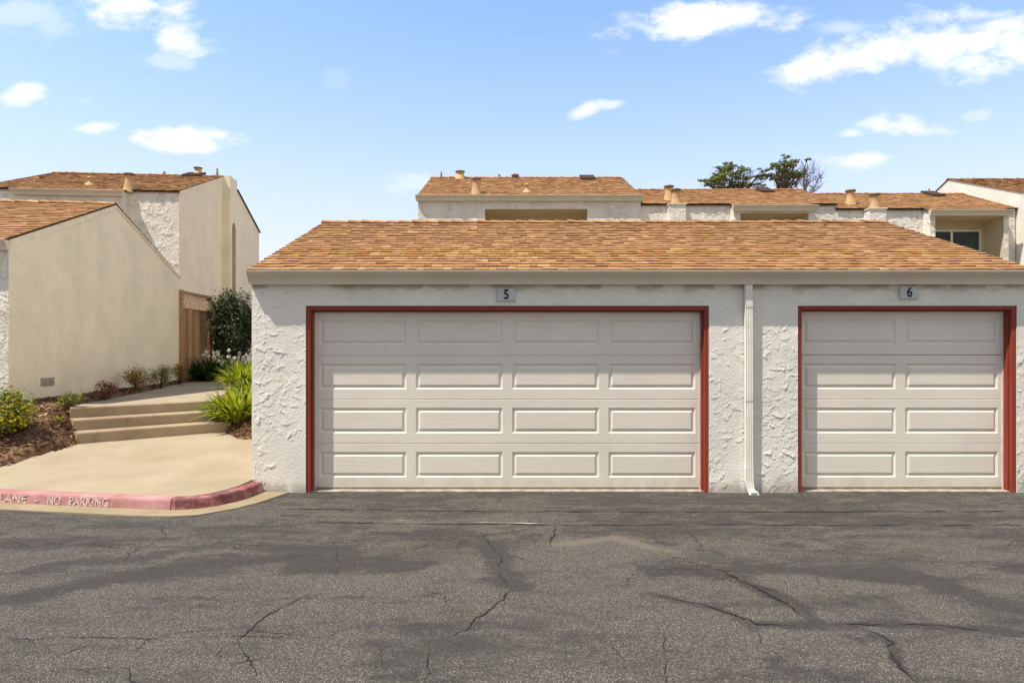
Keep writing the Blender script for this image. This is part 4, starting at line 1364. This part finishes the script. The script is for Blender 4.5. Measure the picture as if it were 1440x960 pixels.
# wing side wall with an arched opening, built as strips
arch = [(ya, zs0)] + [(ya, zs1)] + [((ya + ybb) / 2 - (ybb - ya) / 2 * math.cos(math.pi * i / n), zs1 + (ybb - ya) / 2 * 1.6 * math.sin(math.pi * i / n)) for i in range(1, n)] + [(ybb, zs1), (ybb, zs0)]
mb.quad((xw, 3.985, 0), (xw, ya, 0), (xw, ya, zr + .03), (xw, 3.985, zr + .03))
mb.add([(xw, ybb, 0), (xw, yb, 0), (xw, yb, zw(yb)), (xw, 4.82, zw(4.82)), (xw, ybb, zw(4.82))], [(0, 1, 2, 3, 4)])
mb.quad((xw, ya, 0), (xw, ybb, 0), (xw, ybb, zs0), (xw, ya, zs0))
ap = arch[1:-1]
for (p, q) in zip(ap[:-1], ap[1:]):
    mb.quad((xw, p[0], p[1]), (xw, q[0], q[1]), (xw, q[0], zw(4.82)), (xw, p[0], zw(4.82)))
mb.quad((xw, ya, zw(4.82)), (xw, ybb, zw(4.82)), (xw, ybb, zr + .03), (xw, ya, zr + .03))
mb.quad((xw, ybb, zw(4.82)), (xw, 4.82, zw(4.82)), (xw, 4.82, zr + .03), (xw, ybb, zr + .03))
mb.quad((-.01, 3.985, 0), (xw, 3.985, 0), (xw, 3.985, zr + .03), (-.01, 3.985, zr + .03))
mb.quad((-.6, 4.82, zw(4.82) - .1), (xw, 4.82, zw(4.82) - .1), (xw, 4.82, zr + .03), (-.6, 4.82, zr + .03))
mb.quad((-.6, 3.985, zr + .03), (xw, 3.985, zr + .03), (xw, 4.82, zr + .03), (-.6, 4.82, zr + .03))
mb.quad((-.6, 3.985, zr - .5), (-.6, 4.82, zr - .5), (-.6, 4.82, zr + .03), (-.6, 3.985, zr + .03))
mb.quad((-5.83, yb, 0), (xw, yb, 0), (xw, yb, zw(yb)), (-5.83, yb, zw(yb)))
mb.quad((-5.83, 4.4, 0), (-5.83, yb, 0), (-5.83, yb, zw(yb)), (-5.83, 4.4, zw(4.4)))
mb.build('rear_wing', M['stucco_cream'], hL)
mb = MB()
for (p, q) in zip(arch[:-1], arch[1:]):
    mb.quad((xw - .001, p[0], p[1]), (xw - .001, q[0], q[1]), (xw - .5, q[0], q[1]), (xw - .5, p[0], p[1]))
mb.quad((xw - .5, ya - .05, zs0), (xw - .5, ybb + .05, zs0), (xw - .5, ybb + .05, zs1 + .4), (xw - .5, ya - .05, zs1 + .4))
mb.build('arched_slot', M['stucco_beige'], hL)
mb = MB()
mb.add([(-5.86, 4.05, zw(4.05) + .03), (xw + .05, 4.82, zw(4.82) + .03), (xw + .05, yb + .08, zw(yb + .08) + .03), (-5.86, yb + .08, zw(yb + .08) + .03),
        (-5.86, 4.05, zw(4.05) - .02), (xw + .05, 4.82, zw(4.82) - .02), (xw + .05, yb + .08, zw(yb + .08) - .02), (-5.86, yb + .08, zw(yb + .08) - .02)],
       [(0, 1, 2, 3), (4, 7, 6, 5), (1, 5, 6, 2), (2, 6, 7, 3)])
mb.build('wing_roof', M['deck'], hL)
mb = MB()
for (x, y0_, y1_) in ((0.012, 0.0, 4.0),):
    mb.add([(x - .02, y0_, zL(y0_) - .16), (x + .015, y0_, zL(y0_) - .16), (x + .015, y0_, zL(y0_) - .02), (x - .02, y0_, zL(y0_) - .02),
            (x - .02, y1_ - .02, zL(y1_) - .16), (x + .015, y1_ - .02, zL(y1_) - .16), (x + .015, y1_ - .02, zL(y1_) - .02), (x - .02, y1_ - .02, zL(y1_) - .02)],
           [(0, 1, 2, 3), (7, 6, 5, 4), (0, 4, 5, 1), (1, 5, 6, 2), (2, 6, 7, 3), (3, 7, 4, 0)])
mb.build('rake_trim', M['trim'], hL)

# left garage
lg = thing('garage', 'cream gable-ended garage with brown roof on the mulch bank, at left', 'garage', (-7.86, 10.66, 0.9), rzL, 'garage buildings')
ef, er, eb, yr_, yd = 3.52 - .9, 4.765 - .9, 3.64 - .9, 3.38, 6.68
mb = MB()
mb.add([(0, 0, -.4), (0, yd, -.4), (0, yd, eb - .02), (0, yr_, er - .02), (0, 0, ef - .02)], [(0, 1, 2, 3, 4)])
mb.add([(-5.6, 0, -.4), (-5.6, yd, -.4), (-5.6, yd, eb - .02), (-5.6, yr_, er - .02), (-5.6, 0, ef - .02)], [(4, 3, 2, 1, 0)])
mb.quad((0, yd, -.4), (-5.6, yd, -.4), (-5.6, yd, eb - .02), (0, yd, eb - .02))
mb.build('gable_wall', M['stucco_cream'], lg)
mb = MB(); mb.quad((-5.6, 0, -.4), (0, 0, -.4), (0, 0, ef - .03), (-5.6, 0, ef - .03)); mb.build('front_wall', M['stucco_far'], lg)
rb = MB(); rb.extra = [M['shingle_edge']]; rgs = random.Random(12)
sl_ = (er - ef) / yr_
shingles(rb, -5.63, .02, -.13, ef - .13 * sl_ + .01, yr_, er + .01, .16, rgs)
shingles(rb, -5.63, .02, yd + .06, eb - .03, yr_, er + .01, .16, rgs)
ridge_caps(rb, -5.63, .02, yr_, er + .02, sl_, rg=rgs)
rf = rb.build('roof', M['shingle'], lg)
db = MB()
db.add([(-5.63, -.13, ef - .13 * sl_), (.02, -.13, ef - .13 * sl_), (.02, yr_, er), (-5.63, yr_, er), (.02, yd + .06, eb - .04), (-5.63, yd + .06, eb - .04),
        (.02, -.13, ef - .13 * sl_ - .02), (.02, yr_, er - .02), (.02, yd + .06, eb - .06)], [(0, 1, 2, 3), (3, 2, 4, 5), (1, 6, 7, 2), (2, 7, 8, 4)])
db.build('roof_deck', M['deck'], rf)
for (y0_, z0_, y1_, z1_, hgt, pr) in ((-.0, ef, yr_, er, .12, .014), (yr_, er, yd + .03, eb, .055, .020)):
    mb = MB()
    xa, xb = .001, .001 + pr
    mb.add([(xa, y0_, z0_ - hgt - .015), (xb, y0_, z0_ - hgt - .015), (xb, y0_, z0_ - .021), (xa, y0_, z0_ - .021), (xa, y1_, z1_ - hgt - .015), (xb, y1_, z1_ - hgt - .015), (xb, y1_, z1_ - .021), (xa, y1_, z1_ - .021)],
           [(0, 1, 2, 3), (7, 6, 5, 4), (0, 4, 5, 1), (1, 5, 6, 2), (2, 6, 7, 3), (3, 7, 4, 0)])
    mb.build('rake_trim', M['trim'], lg)
mb = MB(); mb.extrude_x(gutter_profile(.002, ef - .03, .165, .16), -5.65, .03); mb.build('gutter', M['gutter_light'], lg, fix=True)
# foundation vent
mb = MB()
vy0, vy1, vz0, vz1 = .83, 1.22, 1.165 - .9, 1.305 - .9
mb.box(.001, .010, vy0, vy1, vz0, vz1)
for i in range(7):
    z = vz0 + .012 + i * (vz1 - vz0 - .02) / 7
    mb.box(.0105, .018, vy0 + .015, vy1 - .015, z, z + .008)
mb.build('wall_vent', M['vent'], lg)

# wooden fence between the left garage and the shrub
fe = thing('fence', 'short weathered wooden fence with lattice top between garage and dark shrub', 'fence', (-8.44 + .03, 17.33, 1.0), rzL)
L_ = 2.10; zt = 3.28 - 1.0
mb = MB(); y = .02; rgs = random.Random(5)
while y < L_ - .05:
    w = rgs.uniform(.085, .14)
    o_ = rgs.choice((0, .022)) + rgs.uniform(-.003, .003); mb.box(-.012 + o_, .010 + o_, y, y + w - .010, 0.02, zt - .47)
    y += w
mb.build('board_panel', M['fence'], fe)
mb = MB()
z0, z1 = zt - .44, zt - .06
for s in (-1, 1):
    y = -.5
    while y < L_ + .5:
        # diagonal lath clipped to the frame
        pts = []
        ya, yb_ = y, y + s * (z1 - z0)
        a0, a1 = 0.0, 1.0
        lo, hi = .0, L_
        f = lambda t: ya + (yb_ - ya) * t
        ts = sorted([min(max((lo - ya) / (yb_ - ya), 0), 1), min(max((hi - ya) / (yb_ - ya), 0), 1)])
        if ts[1] - ts[0] > .05:
            A = (f(ts[0]), z0 + (z1 - z0) * ts[0]); B = (f(ts[1]), z0 + (z1 - z0) * ts[1])
            w = .014
            xo = .004 * s
            mb.add([(xo - .004, A[0] - w, A[1]), (xo - .004, A[0] + w, A[1]), (xo - .004, B[0] + w, B[1]), (xo - .004, B[0] - w, B[1]),
                    (xo + .004, A[0] - w, A[1]), (xo + .004, A[0] + w, A[1]), (xo + .004, B[0] + w, B[1]), (xo + .004, B[0] - w, B[1])],
                   [(0, 3, 2, 1), (4, 5, 6, 7), (0, 1, 5, 4), (1, 2, 6, 5), (2, 3, 7, 6), (3, 0, 4, 7)])
        y += .115
mb.build('lattice', M['fence'], fe)
mb = MB()
for bxs in ((-.035, .035, 0, L_, zt - .06, zt), (-.03, .03, 0, L_, zt - .475, zt - .43), (-.03, .03, 0, L_, .1, .19)):
    mb = MB(); mb.box(*bxs); mb.build('rail', M['fence'], fe)
for y in (-.02, L_ + .001):
    mb = MB(); mb.box(-.045, .045, y, y + .08, -.2, zt + .012); mb.build('post', M['fence'], fe)

# ================================================================== PLANTS
def blade(mb, base, az, length, w, droop, up, rg, seg=6):
    """arching strap leaf"""
    d = Vector((math.cos(az), math.sin(az), 0)); side = Vector((-d.y, d.x, 0))
    p = Vector(base); ang = up
    vs = []; fs = []
    st = length / seg
    for i in range(seg + 1):
        t = i / seg
        ww = w * (0.55 + 0.9 * t) if t < .4 else w * (0.91) * (1 - ((t - .4) / .6) ** 2) + .0006
        dirv = d * math.cos(ang) + Vector((0, 0, math.sin(ang)))
        nrm = side.cross(dirv)
        vs += [p - side * ww + nrm * ww * .25, p + Vector(nrm) * (-ww * .1), p + side * ww + nrm * ww * .25]
        p = p + dirv * st
        ang -= droop / seg * (0.5 + t)
    for i in range(seg):
        for q in (0, 1):
            fs.append((3 * i + q, 3 * i + q + 1, 3 * i + q + 4, 3 * i + q + 3))
    mb.add(vs, fs, True)
def strap_plant(name, label, loc, r, hgt, n, mat, seed, group=None, flowers=0, cat='plant', wl=.019):
    rg = random.Random(seed)
    t = thing(name, label, cat, loc, 0, group)
    mb = MB()
    for i in range(n):
        a = rg.uniform(0, 2 * math.pi); rr = r * .45 * math.sqrt(rg.random())
        b = (rr * math.cos(a), rr * math.sin(a), -.02)
        az = a + rg.gauss(0, .7)
        up = rg.uniform(.45, 1.45)
        l = hgt * rg.uniform(.8, 1.35)
        blade(mb, b, az, l, wl * rg.uniform(.7, 1.3), rg.uniform(.5, 1.9), up, rg)
    mb.build('foliage', mat, t)
    for i in range(flowers):
        a = rg.uniform(0, 6.28); rr = r * rg.uniform(.1, .75)
        x, y, z = rr * math.cos(a), rr * math.sin(a), hgt * rg.uniform(1.0, 1.25)
        sb = MB(); sb.tube([(x * .5, y * .5, 0), (x * .8, y * .8, z * .6), (x, y, z)], [.006, .005, .004], 5)
        st = sb.build('flower_stalk', M['leaf_dark'], t)
        fb = MB()
        for q in range(40):
            u = Vector((rg.gauss(0, 1), rg.gauss(0, 1), rg.gauss(0, .8))).normalized()
            c = Vector((x, y, z)) + u * .05 * rg.uniform(.6, 1)
            o1 = u.orthogonal().normalized() * .014; o2 = u.cross(o1).normalized() * .014
            fb.add([c - o1, c + o2, c + o1 + u * .012, c - o2], [(0, 1, 2, 3)])
        fb.build('flower_head', M['petal_white'], st)
    return t
def leaf_at(mb, c, nrm, size, rg, asp=.5):
    a = nrm.orthogonal().normalized(); b = nrm.cross(a).normalized()
    t = rg.uniform(0, 6.28)
    d = a * math.cos(t) + b * math.sin(t); s = nrm.cross(d)
    l = size; w = size * asp
    mb.add([c - d * l * .5, c + s * w * .5 + d * l * .02 + nrm * w * .12, c + d * l * .5, c - s * w * .5 + d * l * .02 + nrm * w * .12], [(0, 1, 2), (0, 2, 3)], False)
def shrub(name, label, loc, rx, ry, hgt, n, mat, lsize, seed, z0=0.05, lumps=9, group=None, flower=None, nf=0, stems=5, cat='shrub', asp=.5, fsize=.03, spread=.36):
    rg = random.Random(seed)
    t = thing(name, label, cat, loc, 0, group)
    sb = MB(); fb = MB(); nfl = 0
    cs = []
    for i in range(lumps):
        a = rg.uniform(0, 6.28); r = math.sqrt(rg.random()) * .72
        z = z0 + (hgt - z0) * rg.uniform(.30, .82)
        k_ = 1.0 - .45 * abs((z - z0) / (hgt - z0) - .5)
        cs.append((Vector((rx * r * math.cos(a) * k_, ry * r * math.sin(a) * k_, z)), spread * rg.uniform(.7, 1.25)))
    for i, (c, q) in enumerate(cs):
        if i < max(stems, 3) or stems >= lumps:
            m = c * .5 + Vector((rg.uniform(-.05, .05) * rx, rg.uniform(-.05, .05) * ry, 0))
            sb.tube([(c.x * .06, c.y * .06, -.05), m, c], [.012 * hgt + .004, .008 * hgt + .003, .003 * hgt + .001], 5)
        for b in range(4):
            u = Vector((rg.gauss(0, 1), rg.gauss(0, 1), rg.gauss(.3, .8))).normalized()
            e = c + Vector((u.x * q * rx, u.y * ry * q, u.z * q * hgt * .55)) * 1.1
            sb.tube([c, e], [.003 * hgt + .001, .001 + .001 * hgt], 4)
    for i in range(n):
        c, q = cs[rg.randrange(len(cs))]
        u = Vector((rg.gauss(0, 1), rg.gauss(0, 1), rg.gauss(0, 1))).normalized()
        s = rg.random() ** .45
        if rg.random() < .10: s *= rg.uniform(1.05, 1.4)
        p = c + Vector((u.x * q * rx, u.y * q * ry, u.z * q * hgt * .55)) * s * 1.25
        if p.z < .02: p.z = .02 + rg.random() * .05
        nn = (u + Vector((rg.gauss(0, .5), rg.gauss(0, .5), rg.gauss(.5, .5)))).normalized()
        leaf_at(fb, p, nn, lsize * rg.uniform(.6, 1.3), rg, asp)
        if flower and rg.random() < nf / n and s > .75:
            nfl += 1
            pb = MB()
            for w in range(5):
                leaf_at(pb, p + u * .02, (nn + Vector((rg.gauss(0, .5), rg.gauss(0, .5), rg.gauss(0, .5)))).normalized(), fsize, rg, .7)
            if nfl < 98: pb.build('flower', flower, t)
    sb.build('stem', M['bark'], t)
    fo = fb.build('foliage', mat, t)
    return t
def bz(x, y):
    return float(bank_z(np.array([x]), np.array([y]))[0])

PG = 'lime strap-leaved plants along the path'
strap_plant('strap_plant', 'bright lime strap-leaved clump at the right end of the steps', (-4.72, 11.75, bz(-4.72, 11.75)),  .5, .55, 360, M['leaf_strap'], 1, PG)
strap_plant('strap_plant', 'lime strap-leaved clump against the garage corner, behind the one by the steps', (-4.85, 12.65, bz(-4.85, 12.65)), .45, .36, 260, M['leaf_strap'], 2, PG)
strap_plant('strap_plant', 'lime strap-leaved clump farther up the path, beside the dark flowering clump', (-5.95, 15.1, bz(-5.9, 15.1)), .55, .52, 320, M['leaf_strap'], 3, PG)
strap_plant('strap_plant', 'farthest lime strap-leaved clump, under the dark round shrub', (-6.55, 17.1, bz(-6.5, 17.1)), .55, .55, 300, M['leaf_strap'], 4, PG)
strap_plant('strap_plant', 'dark green strap-leaved clump with white flower heads before the fence', (-7.95, 18.1, 1.0), .7, .60, 480, M['leaf_dark'], 5, None, 6)
strap_plant('strap_plant', 'dark green strap-leaved clump behind the path end, left of the lime clump', (-7.25, 18.2, 1.0), .6, .52, 380, M['leaf_dark'], 6, None, 2)
shrub('shrub', 'large dark round shrub with purplish leaves in front of the cream side wall', (-7.75, 19.0, 1.08), .76, .7, 2.32, 13500, M['leaf_tree'], .085, 7, z0=.28, lumps=40, stems=8, spread=.34)
shrub('shrub', 'bushy green shrub dotted with yellow flowers, cut by the left edge', (-7.28, 9.6, bz(-7.28, 9.6)), .50, .44, .72, 4200, M['leaf_yellow'], .05, 8, lumps=13, flower=M['petal_yellow'], nf=190, spread=.38, fsize=.055)
SG = 'small shrubs along the cream garage wall'
for (x, y, r, hg, mt, sd, lb, n) in ((-6.86, 10.62, .17, .26, 'leaf_green_small', 11, 'small olive green shrub nearest the wall vent', 620),
                                     (-7.12, 11.95, .18, .31, 'leaf_red', 12, 'small sparse reddish shrub, second along the cream wall', 620),
                                     (-7.75, 14.05, .29, .46, 'leaf_orange', 13, 'bronze and orange shrub, biggest of those along the cream wall', 1500),
                                     (-7.90, 15.35, .25, .45, 'leaf_green_small', 14, 'olive shrub right of the biggest bronze one by the cream wall', 1200),
                                     (-8.05, 16.55, .22, .50, 'leaf_orange', 15, 'narrow orange-brown shrub at the far corner of the cream wall', 1100)):
    shrub('small_shrub', lb, (x, y, bz(x, y) - .01), r, r, hg, n, M[mt], .042, sd, z0=.02, lumps=10, group=SG, asp=.42, stems=10, spread=.54)
# little weeds on the bank
shrub('weed', 'tiny green weed on the mulch left of the steps', (-6.75, 10.15, bz(-6.75, 10.15)), .16, .12, .13, 90, M['leaf_yellow'], .03, 18, z0=.01, lumps=6, cat='weed')
# bark chips
rg = random.Random(31)
mb = MB()
cnt = 0
pp_all = [pad_poly, path_poly, step_poly]
def pin(x, y, poly):
    return bool(poly_in(np.array([[x]]), np.array([[y]]), poly)[0, 0])
cand = []
for i in range(9000):
    if rg.random() < .72: x, y = rg.uniform(-8.4, -6.2), rg.uniform(8.2, 16.5)
    else: x, y = rg.uniform(-5.2, -3.3), rg.uniform(10.8, 13.5)
    cand.append((x, y))
ca = np.array(cand)
XX, YY = ca[:, 0:1], ca[:, 1:2]
bad = poly_in(XX, YY, pad_poly) | poly_in(XX, YY, path_poly) | poly_in(XX, YY, step_poly) | (YY < kerb_y(XX) + .2)
bare = (vnoise(XX * .9, YY * .9, 91) > .52) & (YY < 9.7)
ZZ = bank_z(XX, YY)
for (x, y), b_, br, z in zip(cand, bad[:, 0], bare[:, 0], ZZ[:, 0]):
    if b_ or (br and rg.random() < .8): continue
    a = rg.uniform(0, 6.28); l = rg.uniform(.012, .04); w = l * rg.uniform(.25, .6); tl = rg.uniform(-.5, .5); th = .005
    ca_, sa_ = math.cos(a), math.sin(a)
    vs = []
    for dz in (0, th):
        for (p, q) in ((-l, -w), (l, -w * .7), (l, w * .8), (-l, w)):
            vs.append((x + p * ca_ - q * sa_, y + p * sa_ + q * ca_, z + .008 + p * tl + dz))
    mb.add(vs, [(4, 5, 6, 7), (0, 1, 5, 4), (1, 2, 6, 5), (2, 3, 7, 6), (3, 0, 4, 7)])
ch = mb.build('bark_mulch', M['chip'])
struct(ch, 'loose brown bark chips over the planting bed', 'mulch', 'stuff')
# drain pipe end poking out of the mulch beside the garage
dp = MB()
c = Vector((-3.95, 11.02, .60))
seg = 14; vs = []; fs = []
for (r, y) in ((.058, 0), (.058, .5), (.046, .02), (.046, .5)):
    for s in range(seg):
        a = 2 * math.pi * s / seg
        vs.append((r * math.cos(a), y, r * math.sin(a)))
for s in range(seg):
    t = (s + 1) % seg
    fs += [(s, t, seg + t, seg + s), (2 * seg + s, 3 * seg + s, 3 * seg + t, 2 * seg + t), (s, 2 * seg + s, 2 * seg + t, t)]
dp.add(vs, fs, True)
d_ = dp.build('drain_pipe', M['black_pipe'])
d_.location = c; d_.rotation_euler = (0, 0, R(-15))
tag(d_, 'short black drain pipe end poking out of the mulch beside the garage wall', 'drain pipe')

# ------------------------------------------------------------------ trees behind
def limb(mb, a, b, r0, r1, rg, bend=.12, n=5):
    a, b = Vector(a), Vector(b)
    L = (b - a).length
    pts = []; rr = []
    for i in range(n + 1):
        t = i / n
        p = a.lerp(b, t)
        if 0 < i < n: p += Vector((rg.gauss(0, 1), rg.gauss(0, 1), rg.gauss(0, .5))) * L * bend * .4
        pts.append(p); rr.append(r0 + (r1 - r0) * t)
    mb.tube(pts, rr, 5)
    return pts
TY = 56.0
TG = 'trees showing above the far roofs'
def far_tree(label, basepx, Yd, clumps, mat, seed, nleaf, lsize, twigs=0, cat='tree', fork=285):
    rg = random.Random(seed)
    bx = (basepx - CX) * Yd / F
    t = thing('tree', label, cat, (bx, Yd, 1.2), 0, TG)
    sb = MB(); fb = MB()
    fk = at_depth(basepx, fork, Yd) - Vector((bx, Yd, 1.2)); fk.y = 0
    limb(sb, (0, 0, -.3), fk, .42, .26, rg, .03)
    for (px, py, rx, rz) in clumps:
        c = at_depth(px, py, Yd) - Vector((bx, Yd, 1.2)); c.y = rg.uniform(-1.6, 1.6)
        RX, RZ_ = rx * Yd / F, rz * Yd / F
        pts = limb(sb, fk, c, .13 if not twigs else .075, .03 if not twigs else .015, rg, .16)
        for q in range(5 + twigs):
            s = rg.choice(pts[2:])
            u = Vector((rg.gauss(0, 1) * RX, rg.gauss(0, 1) * RX, abs(rg.gauss(.4, .7)) * RZ_))
            e = c + u * .8
            limb(sb, s, e, .04 if not twigs else .022, .012 if not twigs else .007, rg, .15, 3)
            if twigs:
                for w in range(3):
                    limb(sb, e.lerp(s, rg.random() * .6), e + Vector((rg.gauss(0, .4), rg.gauss(0, .4), rg.uniform(.1, .9))), .016, .006, rg, .1, 2)
        n = int(nleaf * rx * rz / 300)
        sub = [(c + Vector((rg.uniform(-.8, .8) * RX, rg.uniform(-.6, .6) * RX, rg.uniform(-.7, .7) * RZ_)), rg.uniform(.28, .62)) for q in range(max(4, int(rx * .8)))]
        for i in range(n):
            cc, q = rg.choice(sub)
            u = Vector((rg.gauss(0, 1), rg.gauss(0, 1), rg.gauss(0, .5)))
            u = u.normalized() * rg.random() ** .5
            p = cc + Vector((u.x * RX * q, u.y * RX * q, u.z * RX * q * .42))
            leaf_at(fb, p, (u + Vector((rg.gauss(0, .4), rg.gauss(0, .4), .7 + rg.gauss(0, .4)))).normalized(), lsize * rg.uniform(.6, 1.4), rg, .55)
    sb.build('trunk', M['bark_grey'], t)
    fb.build('crown', mat, t)
far_tree('broad dark green cypress rising above the far roof, left of the trees', 1026, TY,
         [(1012, 250, 17, 9), (1030, 240, 17, 9), (1003, 258, 16, 6), (1024, 229, 9, 5), (1040, 252, 14, 8), (1055, 246, 12, 6), (1064, 252, 8, 7), (994, 263, 9, 4), (1015, 236, 9, 5), (1036, 231, 6, 4), (1026, 260, 22, 6), (1052, 260, 10, 5), (1068, 245, 9, 4), (1072, 256, 8, 4), (988, 257, 8, 3), (1046, 240, 9, 4), (1004, 247, 8, 4)],
         M['leaf_cypress'], 41, 1150, .19)
far_tree('wind-swept green tree leaning right, middle one above the far roof', 1098, TY,
         [(1086, 242, 12, 6), (1103, 233, 13, 5), (1118, 226, 10, 4), (1124, 222, 7, 3), (1108, 246, 12, 5), (1122, 240, 10, 4), (1080, 250, 8, 4), (1096, 228, 7, 4), (1112, 256, 6, 3), (1092, 250, 9, 4), (1113, 235, 9, 4), (1100, 240, 10, 4), (1127, 230, 6, 3), (1076, 256, 7, 3), (1130, 246, 8, 4), (1116, 248, 9, 4), (1090, 236, 8, 3)],
         M['leaf_cypress'], 42, 1500, .18)
far_tree('nearly bare twiggy tree, rightmost above the far roof', 1128, TY + 3,
         [(1132, 246, 10, 8), (1144, 238, 9, 7), (1150, 252, 10, 8), (1138, 258, 10, 6), (1158, 262, 8, 6), (1120, 256, 8, 8)],
         M['leaf_sparse'], 43, 60, .20, twigs=5, fork=282)
